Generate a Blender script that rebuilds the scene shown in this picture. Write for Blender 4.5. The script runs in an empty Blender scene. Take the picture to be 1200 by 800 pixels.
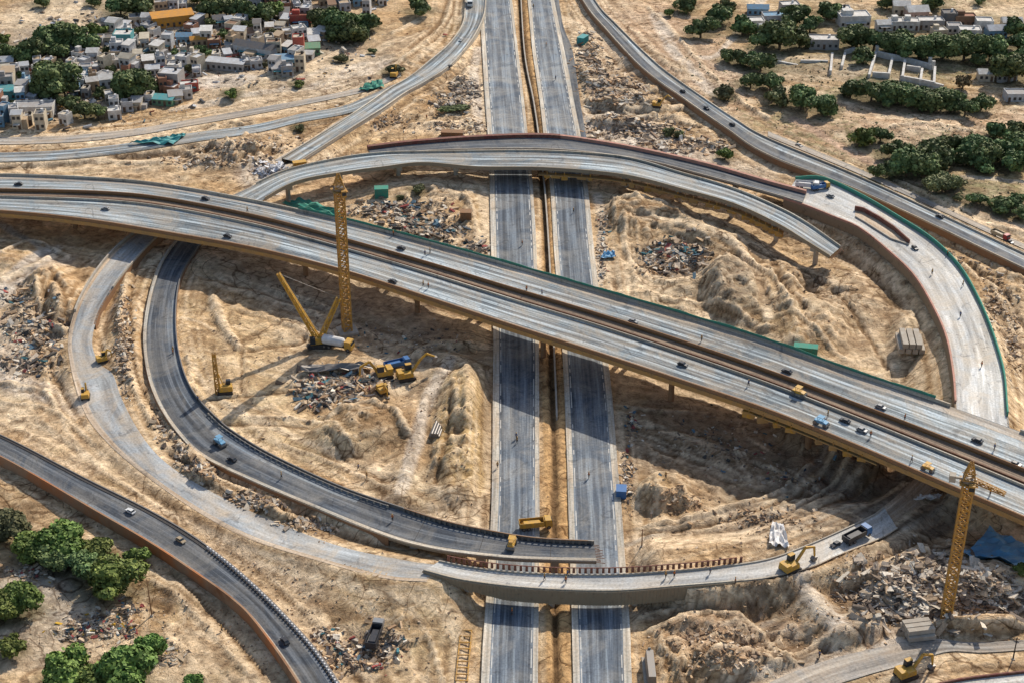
import bpy, math, random
import numpy as np
from mathutils import Vector, Matrix

random.seed(7)
rng = np.random.default_rng(7)
S = bpy.context.scene
COL = S.collection
R = math.radians

# ------------------------------------------------------------------ camera
CAM_H, PITCH, FPX = 230.0, R(30), 1900.0
FW = np.array((0, math.cos(PITCH), -math.sin(PITCH)))
UP = np.array((0, math.sin(PITCH), math.cos(PITCH)))
cam = bpy.data.cameras.new("camera"); cam.sensor_width = 36; cam.lens = 36*FPX/1200
cam.clip_start = 1; cam.clip_end = 20000
camo = bpy.data.objects.new("camera", cam); COL.objects.link(camo)
camo.location = (0, 0, CAM_H); camo.rotation_euler = (R(90)-PITCH, 0, 0)
S.camera = camo

def G(px, py, z=0.0):
    """world point at height z seen at photo pixel (1200x800 grid)"""
    d = FW + UP*(-(py-400)/FPX); dx = (px-600)/FPX
    t = (z-CAM_H)/d[2]
    return Vector((dx*t, d[1]*t, z))

def proj(x, y, z):
    rz = z-CAM_H
    dep = y*FW[1]+rz*FW[2]; u = y*UP[1]+rz*UP[2]
    return 600+FPX*x/dep, 400-FPX*u/dep

def mpp(py):   # metres per pixel at the ground seen at row py
    g = G(600, py)
    return math.hypot(g.y, CAM_H)/FPX

def lin(c):
    c = c/255.0
    return c/12.92 if c <= .04045 else ((c+.055)/1.055)**2.4
def C3(r, g, b): return (lin(r), lin(g), lin(b))

# ------------------------------------------------------------------ world + sun
SUN_EL = R(38)
sd = Vector((-.50, -.866, 0)).normalized()
w = bpy.data.worlds.new("World"); S.world = w; w.use_nodes = True
nt = w.node_tree; bgn = nt.nodes['Background']
sky = nt.nodes.new('ShaderNodeTexSky'); sky.sky_type = 'NISHITA'; sky.sun_disc = False
sky.sun_elevation = SUN_EL; sky.sun_rotation = math.atan2(.50, .866); sky.air_density = 1.1; sky.dust_density = 1.6
nt.links.new(sky.outputs[0], bgn.inputs[0]); bgn.inputs[1].default_value = 0.15
sl = bpy.data.lights.new("sun", 'SUN'); sl.energy = 5.0; sl.angle = R(.55); sl.color = (1, .93, .82)
so = bpy.data.objects.new("sun", sl); COL.objects.link(so)
ldir = Vector((sd.x*math.cos(SUN_EL), sd.y*math.cos(SUN_EL), -math.sin(SUN_EL)))
so.rotation_euler = ldir.to_track_quat('-Z', 'Y').to_euler(); so.location = (100, 200, 300)
S.view_settings.view_transform = 'Standard'; S.view_settings.look = 'None'; S.view_settings.exposure = 0

# ------------------------------------------------------------------ materials
MATS = {}
def N(nt, t, **kw):
    n = nt.nodes.new(t)
    for k, v in kw.items():
        if k.startswith('i_'):
            n.inputs[int(k[2:]) if k[2:].isdigit() else k[2:].replace('_', ' ')].default_value = v
        else: setattr(n, k, v)
    return n
def ramp(nt, stops):
    r = nt.nodes.new('ShaderNodeValToRGB'); e = r.color_ramp.elements
    while len(e) < len(stops): e.new(.5)
    for el, (p, c) in zip(e, stops):
        el.position = p; el.color = (*c, 1) if len(c) == 3 else c
    return r
def new_mat(name, rough=.85, metal=0, spec=.25):
    m = bpy.data.materials.new(name); m.use_nodes = True
    b = m.node_tree.nodes['Principled BSDF']
    b.inputs['Roughness'].default_value = rough; b.inputs['Metallic'].default_value = metal
    b.inputs['Specular IOR Level'].default_value = spec
    return m, m.node_tree, b
def paint(name, c, var=.25, scale=1.2, rough=.7, metal=0, bump=.0, dirt=.25):
    """plain coloured surface with grime and tone variation"""
    if name in MATS: return MATS[name]
    m, nt, b = new_mat(name, rough, metal)
    tc = N(nt, 'ShaderNodeTexCoord'); no = N(nt, 'ShaderNodeTexNoise', i_Scale=scale, i_Detail=6.0, i_Roughness=.65)
    nt.links.new(tc.outputs['Object'], no.inputs['Vector'])
    lo = tuple(x*(1-var) for x in c); hi = tuple(min(1, x*(1+var)) for x in c)
    dc = tuple(x*(1-dirt)+d*dirt for x, d in zip(c, (.28, .2, .13)))
    r = ramp(nt, [(.25, lo), (.45, dc), (.6, c), (.8, hi)])
    nt.links.new(no.outputs['Fac'], r.inputs[0]); nt.links.new(r.outputs[0], b.inputs['Base Color'])
    if bump:
        bp = N(nt, 'ShaderNodeBump', i_Strength=bump, i_Distance=.2)
        nt.links.new(no.outputs['Fac'], bp.inputs['Height']); nt.links.new(bp.outputs[0], b.inputs['Normal'])
    MATS[name] = m; return m
def road_mat(name, c, streak, dust, dustamt=.5, light=None, sx=.9, sy=.02, contrast=1.0, crack=.0):
    """c base, streak darker tone; UV in metres: u across, v along"""
    if name in MATS: return MATS[name]
    m, nt, b = new_mat(name, .8, 0, .3)
    L = nt.links
    uv = N(nt, 'ShaderNodeUVMap')
    mp = N(nt, 'ShaderNodeMapping'); mp.inputs['Scale'].default_value = (sx, sy, 1)
    L.new(uv.outputs[0], mp.inputs[0])
    n1 = N(nt, 'ShaderNodeTexNoise', i_Scale=1.0, i_Detail=5.0, i_Roughness=.7); L.new(mp.outputs[0], n1.inputs['Vector'])
    r1 = ramp(nt, [(.5-.16/contrast, streak), (.5, c), (.5+.14/contrast, light or tuple(min(1, x*1.35) for x in c))])
    L.new(n1.outputs['Fac'], r1.inputs[0])
    n2 = N(nt, 'ShaderNodeTexNoise', i_Scale=.09, i_Detail=7.0, i_Roughness=.68, i_Distortion=.8); L.new(uv.outputs[0], n2.inputs['Vector'])
    r2 = ramp(nt, [(.42, (0, 0, 0)), (.68, (dustamt,)*3)]); L.new(n2.outputs['Fac'], r2.inputs[0])
    mx = N(nt, 'ShaderNodeMix', data_type='RGBA'); L.new(r2.outputs[0], mx.inputs[0]); L.new(r1.outputs[0], mx.inputs[6]); mx.inputs[7].default_value = (*dust, 1)
    n3 = N(nt, 'ShaderNodeTexNoise', i_Scale=1.6, i_Detail=5.0, i_Roughness=.75); L.new(uv.outputs[0], n3.inputs['Vector'])
    r3 = ramp(nt, [(.3, (.62,)*3), (.55, (1,)*3), (.8, (1.25,)*3)]); L.new(n3.outputs['Fac'], r3.inputs[0])
    m2 = N(nt, 'ShaderNodeMix', data_type='RGBA', blend_type='MULTIPLY'); m2.inputs[0].default_value = 1
    L.new(mx.outputs[2], m2.inputs[6]); L.new(r3.outputs[0], m2.inputs[7])
    # slow patches of resurfacing
    mp4 = N(nt, 'ShaderNodeMapping'); mp4.inputs['Scale'].default_value = (.12, .035, 1); L.new(uv.outputs[0], mp4.inputs[0])
    vo = N(nt, 'ShaderNodeTexVoronoi', i_Scale=1.0); L.new(mp4.outputs[0], vo.inputs['Vector'])
    r4 = ramp(nt, [(0, (.78,)*3), (.5, (1,)*3), (1, (1.15,)*3)]); L.new(vo.outputs['Color'], r4.inputs[0])
    m3 = N(nt, 'ShaderNodeMix', data_type='RGBA', blend_type='MULTIPLY'); m3.inputs[0].default_value = .8
    L.new(m2.outputs[2], m3.inputs[6]); L.new(r4.outputs[0], m3.inputs[7])
    mp5 = N(nt, 'ShaderNodeMapping'); mp5.inputs['Scale'].default_value = (sx*.42, sy*.5, 1); mp5.inputs['Location'].default_value = (3.1, 7.7, 0); L.new(uv.outputs[0], mp5.inputs[0])
    n5 = N(nt, 'ShaderNodeTexNoise', i_Scale=1.0, i_Detail=3.0, i_Roughness=.6); L.new(mp5.outputs[0], n5.inputs['Vector'])
    r5_ = ramp(nt, [(.36, (.66, .67, .68)), (.47, (1, 1, 1)), (.56, (1.08, 1.05, 1.0)), (.63, (1.42, 1.42, 1.4))]); L.new(n5.outputs['Fac'], r5_.inputs[0])
    m5 = N(nt, 'ShaderNodeMix', data_type='RGBA', blend_type='MULTIPLY'); m5.inputs[0].default_value = .85; L.new(m3.outputs[2], m5.inputs[6]); L.new(r5_.outputs[0], m5.inputs[7])
    # tar patches and spills
    n6 = N(nt, 'ShaderNodeTexNoise', i_Scale=.22, i_Detail=3.0, i_Distortion=1.5); L.new(uv.outputs[0], n6.inputs['Vector'])
    r6_ = ramp(nt, [(.62, (1, 1, 1)), (.66, (.62, .62, .63))]); L.new(n6.outputs['Fac'], r6_.inputs[0])
    m6 = N(nt, 'ShaderNodeMix', data_type='RGBA', blend_type='MULTIPLY'); m6.inputs[0].default_value = .8; L.new(m5.outputs[2], m6.inputs[6]); L.new(r6_.outputs[0], m6.inputs[7])
    L.new(m6.outputs[2], b.inputs['Base Color'])
    bp = N(nt, 'ShaderNodeBump', i_Strength=.4, i_Distance=.08); L.new(n3.outputs['Fac'], bp.inputs['Height']); L.new(bp.outputs[0], b.inputs['Normal'])
    MATS[name] = m; return m
def vcol_mat(name, rough=.9, var=True, trans=0):
    """colour attribute 'Col' with fine variation"""
    if name in MATS: return MATS[name]
    m, nt, b = new_mat(name, rough, 0, .15); L = nt.links
    at = N(nt, 'ShaderNodeVertexColor', layer_name='Col')
    tc = N(nt, 'ShaderNodeTexCoord')
    no = N(nt, 'ShaderNodeTexNoise', i_Scale=2.5, i_Detail=5.0, i_Roughness=.7); L.new(tc.outputs['Object'], no.inputs['Vector'])
    r = ramp(nt, [(.3, (.6,)*3), (.7, (1.3,)*3)]); L.new(no.outputs['Fac'], r.inputs[0])
    mx = N(nt, 'ShaderNodeMix', data_type='RGBA', blend_type='MULTIPLY'); mx.inputs[0].default_value = 1
    L.new(at.outputs[0], mx.inputs[6]); L.new(r.outputs[0], mx.inputs[7]); L.new(mx.outputs[2], b.inputs['Base Color'])
    MATS[name] = m; return m

SAND = (.50, .34, .205)
def M_(k):
    P = dict(
        concrete=lambda: paint('concrete', (.40, .36, .30), .25, .5, .85, bump=.3, dirt=.35),
        fascia=lambda: paint('stained_concrete_fascia', (.26, .215, .15), .4, .8, .85, bump=.4, dirt=.4),
        wallbrown=lambda: paint('brown_retaining_wall', (.24, .125, .06), .35, .7, .9, bump=.4, dirt=.3),
        wallorange=lambda: paint('orange_brick_wall', (.38, .15, .06), .5, .09, .9, bump=.4, dirt=.75),
        darkwall=lambda: paint('sand_brown_rough_wall', (.25, .18, .115), .45, .5, .9, bump=.4, dirt=.3),  # even sand-brown tone for the loop's inner wall
        redwall=lambda: paint('dark_red_barrier', (.15, .045, .035), .4, .5, .8, dirt=.3),
        pinkwall=lambda: paint('pink_red_barrier', (.42, .20, .15), .5, .6, .8, dirt=.4),
        soffit=lambda: paint('ochre_formwork', (.40, .225, .075), .45, .6, .9, bump=.4, dirt=.3),
        yellow=lambda: paint('yellow_paint', (.55, .30, .03), .4, 1.5, .55, dirt=.4),
        mastyellow=lambda: paint('weathered_yellow_paint', (.46, .235, .035), .45, 1.0, .6, dirt=.45),
        black=lambda: paint('dark_rubber', (.025, .025, .027), .3, 2, .7, dirt=.15),
        darkcar=lambda: paint('dark_car_paint', (.03, .033, .04), .2, 1, .35, dirt=.08),
        whitecar=lambda: paint('white_car_paint', (.62, .62, .6), .1, 1, .35, dirt=.1),
        bluecar=lambda: paint('blue_paint', (.04, .14, .33), .2, 1, .4, dirt=.1),
        redcar=lambda: paint('red_paint', (.35, .03, .03), .2, 1, .4, dirt=.15),
        greycar=lambda: paint('grey_car_paint', (.2, .21, .22), .2, 1, .4, dirt=.15),
        tancar=lambda: paint('tan_car_paint', (.35, .27, .17), .2, 1, .4, dirt=.2),
        glass=lambda: paint('dark_glass', (.02, .03, .04), .2, 1, .12, dirt=.05),
        steel=lambda: paint('dull_steel', (.18, .17, .16), .3, 1, .5, .4, dirt=.2),
        green=lambda: paint('green_netting', (.045, .25, .18), .45, .8, .9, dirt=.2),
        teal=lambda: paint('teal_sheet', (.03, .25, .25), .35, .8, .6, dirt=.15),
        bluetarp=lambda: paint('blue_tarpaulin', (.12, .32, .50), .35, .5, .6, dirt=.2),
        whitepaint=lambda: paint('road_marking_paint', (.55, .54, .5), .35, .6, .8, dirt=.3),
        white=lambda: paint('white_sheet', (.66, .64, .62), .25, .5, .8, dirt=.2),
        wood=lambda: paint('weathered_timber', (.28, .17, .09), .4, 2, .9, dirt=.2),
        bark=lambda: paint('bark', (.10, .07, .045), .4, 3, .95, dirt=.2),
        rust=lambda: paint('rust', (.16, .07, .035), .4, 1, .8),
        skin=lambda: paint('skin', (.20, .10, .06), .1, 3, .6, dirt=0),
        asphalt=lambda: road_mat('bluish_grey_asphalt', (.092, .112, .14), (.045, .058, .078), (.36, .33, .28), .5, (.20, .235, .27), sx=.75, sy=.013, contrast=1.5),
        darkasphalt=lambda: road_mat('dark_asphalt', (.062, .074, .092), (.03, .037, .05), (.26, .235, .2), .6, (.16, .175, .195), sx=.6, sy=.012, contrast=1.5),
        deck=lambda: road_mat('grey_deck_surface', (.21, .245, .262), (.08, .095, .108), (.38, .31, .23), .75, (.50, .56, .585), sx=.62, sy=.012, contrast=1.8),
        palecon=lambda: road_mat('pale_concrete_surface', (.49, .485, .465), (.34, .33, .31), (.56, .46, .34), .65, (.64, .64, .62), sx=.5, sy=.03, contrast=1.2),
        bluecon=lambda: road_mat('bluish_worn_concrete', (.33, .345, .35), (.21, .21, .21), (.50, .39, .27), .75, (.44, .46, .47), sx=.4, sy=.03, contrast=1.2),
        dustcon=lambda: road_mat('dusty_concrete_surface', (.34, .31, .275), (.20, .175, .15), (.50, .38, .26), .8, (.5, .46, .4), sx=.6, sy=.025, contrast=1.3),
        median=lambda: road_mat('rusty_median_strip', (.20, .135, .09), (.07, .048, .035), (.33, .24, .16), .8, (.31, .22, .15), sx=2.2, sy=.02, contrast=1.6),
        dirtroad=lambda: road_mat('compacted_dirt', (.46, .34, .23), (.33, .22, .13), (.56, .46, .36), .8, (.58, .47, .35), sx=1.1, sy=.03, contrast=1.2),
        kerbcon=lambda: road_mat('kerb_concrete', (.46, .42, .35), (.3, .26, .2), (.5, .38, .26), .8, (.55, .52, .46), sx=2, sy=.05),
    )
    if k not in _MC: _MC[k] = P[k]()
    return _MC[k]
_MC = {}

# ------------------------------------------------------------------ mesh helpers
class MB:
    def __init__(s): s.v = []; s.f = []; s.c = []; s.uv = []
    def quad(s, a, b, c, d, uv=None):
        i = len(s.v); s.v += [tuple(a), tuple(b), tuple(c), tuple(d)]; s.f.append((i, i+1, i+2, i+3)); s.uv.append(uv)
    def box(s, c, d, rz=0.0, m=None, taper=1.0, shear=(0, 0)):
        """c = centre of the base, d = sizes"""
        x, y, z = d[0]/2, d[1]/2, d[2]; cs, sn = math.cos(rz), math.sin(rz); i = len(s.v)
        for zz, k, sh in ((0, 1, 0), (z, taper, 1)):
            for a, b in ((-x, -y), (x, -y), (x, y), (-x, y)):
                a, b = a*k+sh*shear[0], b*k+sh*shear[1]
                p = Vector((c[0]+a*cs-b*sn, c[1]+a*sn+b*cs, c[2]+zz))
                s.v.append(tuple(m @ p) if m else tuple(p))
        for f in ((0, 3, 2, 1), (4, 5, 6, 7), (0, 1, 5, 4), (1, 2, 6, 5), (2, 3, 7, 6), (3, 0, 4, 7)):
            s.f.append(tuple(i+k for k in f)); s.uv.append(None)
    def bar(s, a, b, w, h=None, w2=None):
        """square bar from a to b, w2 width at the far end"""
        a, b = Vector(a), Vector(b); h = h or w; k = (w2 or w)/w
        d = (b-a).normalized(); u = Vector((0, 0, 1)).cross(d)
        u = u.normalized() if u.length > 1e-3 else Vector((1, 0, 0)); n = d.cross(u); i = len(s.v)
        for p, q in ((a, 1), (b, k)):
            for x, y in ((-1, -1), (1, -1), (1, 1), (-1, 1)): s.v.append(tuple(p+u*x*w*q/2+n*y*h*q/2))
        for f in ((0, 3, 2, 1), (4, 5, 6, 7), (0, 1, 5, 4), (1, 2, 6, 5), (2, 3, 7, 6), (3, 0, 4, 7)):
            s.f.append(tuple(i+k for k in f)); s.uv.append(None)
    def tube(s, pts, rads, n=7, cap=True):
        i0 = len(s.v)
        for k, p in enumerate(pts):
            p = Vector(p); a = Vector(pts[max(0, k-1)]); b = Vector(pts[min(len(pts)-1, k+1)]); d = (b-a).normalized()
            u = d.cross(Vector((.3, .9, .1))).normalized(); v = d.cross(u)
            for j in range(n):
                t = 2*math.pi*j/n; s.v.append(tuple(p+(u*math.cos(t)+v*math.sin(t))*rads[k]))
        for k in range(len(pts)-1):
            for j in range(n):
                a = i0+k*n+j; b = i0+k*n+(j+1) % n; s.f.append((a, b, b+n, a+n)); s.uv.append(None)
        if cap:
            s.f.append(tuple(i0+j for j in range(n))[::-1]); s.uv.append(None)
            s.f.append(tuple(i0+(len(pts)-1)*n+j for j in range(n))); s.uv.append(None)
    def build(s, name, mat, parent=None, smooth=False, cols=None):
        me = bpy.data.meshes.new(name); me.from_pydata(s.v, [], s.f)
        if any(u for u in s.uv):
            ul = me.uv_layers.new(name='UVMap'); k = 0
            for f, u in zip(s.f, s.uv):
                for j in range(len(f)):
                    if u: ul.data[k].uv = u[j]
                    k += 1
        if cols is not None:
            ca = me.color_attributes.new('Col', 'FLOAT_COLOR', 'POINT')
            ca.data.foreach_set('color', np.asarray(cols, dtype=np.float32).ravel())
        if smooth: me.polygons.foreach_set('use_smooth', [True]*len(me.polygons))
        me.materials.append(mat)
        o = bpy.data.objects.new(name, me); COL.objects.link(o)
        if parent: o.parent = parent
        return o
def tag(o, label=None, cat=None, group=None, kind=None):
    if label: o['label'] = label
    if cat: o['category'] = cat
    if group: o['group'] = group
    if kind: o['kind'] = kind
    return o
def empty(name, loc=(0, 0, 0), rz=0, label=None, cat=None, group=None):
    o = bpy.data.objects.new(name, None); COL.objects.link(o); o.location = loc; o.rotation_euler = (0, 0, rz); o.empty_display_size = .5
    return tag(o, label, cat, group)
def copy_tree(root):
    r = root.copy(); COL.objects.link(r)
    for k in ('label', 'group'):
        if k in r: del r[k]
    for ch in list(KIDS.get(root.name, [])):
        c = ch.copy(); COL.objects.link(c); c.parent = r
        for g in KIDS.get(ch.name, []):
            d = g.copy(); COL.objects.link(d); d.parent = c
    return r
KIDS = {}
def note_kids(root):
    ks = [o for o in bpy.data.objects if o.parent == root]; KIDS[root.name] = ks
    for k in ks: KIDS[k.name] = [o for o in bpy.data.objects if o.parent == k]
    return root

# ------------------------------------------------------------------ splines and ribbons
def smooth(pts, n):
    """arc-length resampled Catmull-Rom through pts (any dimension)"""
    P = np.array(pts, float); 
    Q = np.vstack([2*P[0]-P[1], P, 2*P[-1]-P[-2]]); out = []
    for i in range(1, len(Q)-2):
        for t in np.linspace(0, 1, 12, endpoint=False):
            p0, p1, p2, p3 = Q[i-1], Q[i], Q[i+1], Q[i+2]
            out.append(.5*((2*p1)+(-p0+p2)*t+(2*p0-5*p1+4*p2-p3)*t*t+(-p0+3*p1-3*p2+p3)*t**3))
    out.append(Q[-2]); out = np.array(out)
    d = np.r_[0, np.cumsum(np.linalg.norm(np.diff(out, axis=0), axis=1))]
    s = np.linspace(0, d[-1], n)
    return np.array([[np.interp(v, d, out[:, k]) for k in range(out.shape[1])] for v in s])
def zf(zs, n):
    zs = np.array(zs, float)
    if zs.ndim == 1: f = np.linspace(0, 1, len(zs)); v = zs
    else: f, v = zs[:, 0], zs[:, 1]
    t = np.linspace(0, 1, n); z = np.interp(t, f, v)
    k = max(3, n//12)|1; zz = np.pad(z, k//2, mode='edge')
    return np.convolve(zz, np.ones(k)/k, 'valid')
ROADS = {}
class Rib:
    def __init__(s, name, Lp, Rp, zs, step=2.0):
        n = 400
        a, b = smooth(Lp, n), smooth(Rp, n); z = zf(zs, n)
        A = np.array([G(p[0], p[1], h) for p, h in zip(a, z)]); B = np.array([G(p[0], p[1], h) for p, h in zip(b, z)])
        Cn = (A+B)/2; d = np.r_[0, np.cumsum(np.linalg.norm(np.diff(Cn, axis=0), axis=1))]
        m = max(8, int(d[-1]/step)); sN = np.linspace(0, d[-1], m)
        f = lambda X: np.array([[np.interp(v, d, X[:, k]) for k in range(3)] for v in sN])
        s.A, s.B, s.s = f(A), f(B), sN; s.C = (s.A+s.B)/2; s.n = m; s.name = name
        s.W = np.linalg.norm(s.B-s.A, axis=1); ROADS[name] = s
        s.len = d[-1]
    def at(s, off, side=0, dz=0):
        """points off metres inward from side 0 (A) or 1 (B)"""
        u = (s.B-s.A)/s.W[:, None]
        P = (s.A+u*off if side == 0 else s.B-u*off).copy(); P[:, 2] += dz
        return P
    def frac(s, t, dz=0):
        P = (s.A+(s.B-s.A)*t).copy(); P[:, 2] += dz; return P
def sheet(mb, P, Q, s, u0, u1):
    for i in range(len(P)-1):
        mb.quad(P[i], Q[i], Q[i+1], P[i+1], ((u0, s[i]), (u1, s[i]), (u1, s[i+1]), (u0, s[i+1])))
def surface(r, name, mat, parent=None, t0=0., t1=1., dz=0, i0=0, i1=None, cols=4):
    mb = MB(); i1 = i1 or r.n; sl = slice(i0, i1); w = float(r.W.mean())
    for k in range(cols):
        a, b = t0+(t1-t0)*k/cols, t0+(t1-t0)*(k+1)/cols
        sheet(mb, r.frac(a, dz)[sl], r.frac(b, dz)[sl], r.s[sl], a*w, b*w)
    return mb.build(name, mat, parent)
def rail_mb(mb, P, Q, h0, h1, s=None, i0=0, i1=None):
    """box strip between paths P and Q from h0 to h1 above them"""
    P = P[i0:i1]; Q = Q[i0:i1]; s = s[i0:i1] if s is not None else np.arange(len(P))*2.
    z = np.array((0, 0, 1.))
    a0, a1, b0, b1 = P+z*h0, P+z*h1, Q+z*h0, Q+z*h1; w = float(np.linalg.norm(P[0]-Q[0])); h = h1-h0
    sheet(mb, a1, b1, s, 0, w); sheet(mb, b1, b0, s, w, w+h); sheet(mb, a0, a1, s, -h, 0)
    mb.quad(a0[0], b0[0], b1[0], a1[0]); mb.quad(b0[-1], a0[-1], a1[-1], b1[-1])
def rail(r, name, mat, side, off, width, h0, h1, parent=None, i0=0, i1=None):
    mb = MB(); rail_mb(mb, r.at(off, side), r.at(off+width, side), h0, h1, r.s, i0, i1)
    return mb.build(name, mat, parent)
def wall_down(r, name, mat, side, parent, zbot=-1.5, i0=0, i1=None, batter=0., off=0.0):
    """retaining face from the road edge down to the ground"""
    mb = MB(); P = r.at(off, side)[i0:i1]; Q = r.at(off-batter, side)[i0:i1].copy(); Q[:, 2] = zbot; s = r.s[i0:i1]
    K = r.at(off+.5, side)[i0:i1].copy(); K2 = K.copy(); K2[:, 2] = zbot
    sheet(mb, P, Q, s, 0, 4); sheet(mb, K, P, s, 0, .5); sheet(mb, K2, K, s, 0, 4)
    return mb.build(name, mat, parent)
def girder(r, name, mat, parent, depth=1.9, lip=.55, inset=.22, i0=0, i1=None):
    """box girder under the deck: vertical lip, raked web, flat soffit"""
    mb = MB(); s = r.s[i0:i1]
    ring = [r.frac(0, -.02), r.frac(0, -lip), r.frac(inset*.55, -lip-.25), r.frac(inset, -depth), r.frac(1-inset, -depth), r.frac(1-inset*.55, -lip-.25), r.frac(1, -lip), r.frac(1, -.02)]
    ring = [q[i0:i1] for q in ring]
    for k in range(len(ring)-1): sheet(mb, ring[k+1], ring[k], s, k*2., k*2.+2)
    for e in (0, -1):
        i = len(mb.v); mb.v += [tuple(q[e]) for q in ring]; mb.f.append(tuple(range(i, i+8)) if e else tuple(range(i+7, i-1, -1))); mb.uv.append(None)
    return mb.build(name, mat, parent)
def near_road(x, y, skip, mar=1.5):
    for k, q in GROUNDROADS.items():
        if k in skip: continue
        d = np.hypot(q.C[:, 0]-x, q.C[:, 1]-y); j = int(d.argmin())
        if d[j] < q.W[j]/2+mar: return True
    return False
GROUNDROADS = {}
def piers(r, parent, every=28, start=14, twin=True, depth=1.9, skip=(), i0=0, i1=None, lean=0., mat='concrete'):
    s0 = r.s[i0]; s1 = r.s[(i1 or r.n)-1]; s = s0+start
    while s < s1:
        j = int(np.searchsorted(r.s, s)); j = min(j, r.n-1)
        ok = False
        for off in (0, 3, -3, 6, -6, 9, -9):
            jj = min(max(0, j+int(off/2)), r.n-1); c = r.C[jj]
            if not near_road(c[0], c[1], skip): ok = True; j = jj; break
        if ok and r.C[j][2]-depth > 1.2:
            c = r.C[j]; u = (r.B[j]-r.A[j])/r.W[j]; rz = math.atan2(u[1], u[0]); top = c[2]-depth
            mb = MB(); g = -1.5; w = r.W[j]
            mb.box((c[0], c[1], top-1.3), (w*.66, 1.9, 1.3), rz)
            for k in ((-1, 1) if twin and w > 8 else (lean*5,)):
                x, y = c[0]+u[0]*k*w*.2, c[1]+u[1]*k*w*.2
                mb.tube([(x, y, g), (x, y, top-1.3)], [.8, .8], 12)
            mb.build('pier', M_(mat), parent)
        s += every
# ================================================================== ROADS
def shift(pts, dx, dy=0): return [(a+dx, b+dy) for a, b in pts]
# ---- highway carriageways (raised slabs, 1.1 m above the median ditch)
HZ = .65
HL_L = [(559, -200), (565, -40), (566, 0), (570, 60), (574, 120), (578, 170), (580, 225), (582, 300), (585, 400), (585, 470), (585, 540), (584, 600), (580, 680), (576, 740), (573, 810), (562, 1150)]
HL_R = [(574, -200), (590, -40), (597, 0), (604, 60), (611, 120), (616, 170), (621, 225), (625, 300), (627, 400), (627, 470), (627, 540), (627, 600), (626, 680), (625, 740), (624, 810), (619, 1150)]
HR_L = [(594, -200), (616, -40), (622, 0), (628, 60), (637, 120), (643, 170), (650, 225), (655, 300), (664, 400), (668, 470), (671, 540), (673, 600), (676, 680), (678, 740), (680, 810), (690, 1150)]
HR_R = [(609, -200), (636, -40), (645, 0), (657, 60), (668, 120), (677, 170), (684, 225), (691, 300), (703, 400), (711, 470), (716, 540), (721, 600), (726, 680), (730, 740), (732, 810), (746, 1150)]
hl = Rib('hl', HL_L, HL_R, [HZ, HZ]); hr = Rib('hr', HR_L, HR_R, [HZ, HZ])
def carriageway(r, name, exl, exr, smat='asphalt'):
    o = surface(r, name, M_(smat), dz=.0); tag(o, kind='structure')
    # concrete side strips with vertical faces down to the soil
    for side, ex, k in ((0, exl, 'a'), (1, exr, 'b')):
        mb = MB(); P = r.at(0, side, -.004); Q = r.at(-ex, side, -.004); s = r.s
        Q[:, 2] += .05; P[:, 2] -= .0; D = Q.copy(); D[:, 2] = -1.0
        sheet(mb, P, Q, s, 0, ex); sheet(mb, Q, D, s, ex, ex+2)
        e = mb.build('road_edge_strip', M_('kerbcon'), o)
    ln = MB()
    for t in ((.04, .96) if r.W.mean() > 7 else ()):
        w = .22/r.W.mean(); A, B = r.frac(t-w/2, .006), r.frac(t+w/2, .006)
        for i in range(len(A)-1):
            if random.random() < .55: ln.quad(A[i], B[i], B[i+1], A[i+1])
    for t in ():
        w = .2/r.W.mean(); A, B = r.frac(t-w/2, .006), r.frac(t+w/2, .006)
        for i in range(0, len(A)-2, 6):
            if random.random() < .6: ln.quad(A[i], B[i], B[i+2], A[i+2])
    if ln.v: ln.build('lane_marking', M_('whitepaint'), o)
    return o
carriageway(hl, 'highway_carriageway', 1.7, 1.1); carriageway(hr, 'highway_carriageway', 1.4, 1.6)
GROUNDROADS['hl'] = hl; GROUNDROADS['hr'] = hr
# dark outer shoulder beside the far right carriageway
sh = Rib('sh', [(644, -20), (652, 30), (661, 60), (672, 120), (682, 165)], [(652, -20), (660, 30), (671, 60), (680, 120), (688, 165)], [.35, .35])
tag(surface(sh, 'road_shoulder', M_('darkasphalt')), kind='structure')
# median wall
mw = MB(); a = hl.at(-4.6, 1); 
A = smooth([(608, -40), (614, 60), (625, 120), (632, 170), (638, 225), (643, 300), (648, 400), (651, 470), (653, 540), (654, 600), (656, 740), (657, 880)], 260)
P = np.array([G(p[0], p[1], .9) for p in A])[:150]; Q = P.copy(); Q[:, 0] += .45
rail_mb(mw, P, Q, -2.2, .1); o = mw.build('median_wall', M_('concrete'))
tag(o, 'long thin concrete wall running down the sandy highway median ditch', 'wall')

# ---- main flyover : far deck F..M and near deck M..N
F = [(-120, 208), (0, 206), (125, 211), (200, 219), (300, 237), (400, 259), (500, 285), (600, 313), (700, 342), (800, 371), (900, 402), (1000, 438), (1100, 471), (1200, 507), (1330, 556)]
Mc = [(-120, 226), (0, 228), (125, 231), (200, 239), (300, 259), (400, 286), (500, 315), (600, 346), (700, 376), (800, 409), (900, 444), (1000, 482), (1100, 522), (1200, 563), (1330, 618)]
Nn = [(-120, 244), (0, 249), (100, 259), (200, 275), (300, 293), (400, 318), (500, 350), (600, 383), (700, 415), (800, 448), (900, 482), (1000, 522), (1100, 565), (1200, 608), (1330, 664)]
MZ = [(0, 8), (.08, 8.2), (.2, 9.2), (.35, 11.5), (.5, 13.5), (1, 14)]
def mixp(A, B, t):
    A, B = smooth(A, 60), smooth(B, 60); return [tuple(a*(1-t)+b*t) for a, b in zip(A, B)]
far = Rib('far', F, mixp(F, Mc, .80), MZ); near = Rib('near', mixp(Mc, Nn, .16), Nn, MZ)
med = Rib('med', mixp(F, Mc, .80), mixp(Mc, Nn, .16), MZ)
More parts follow.
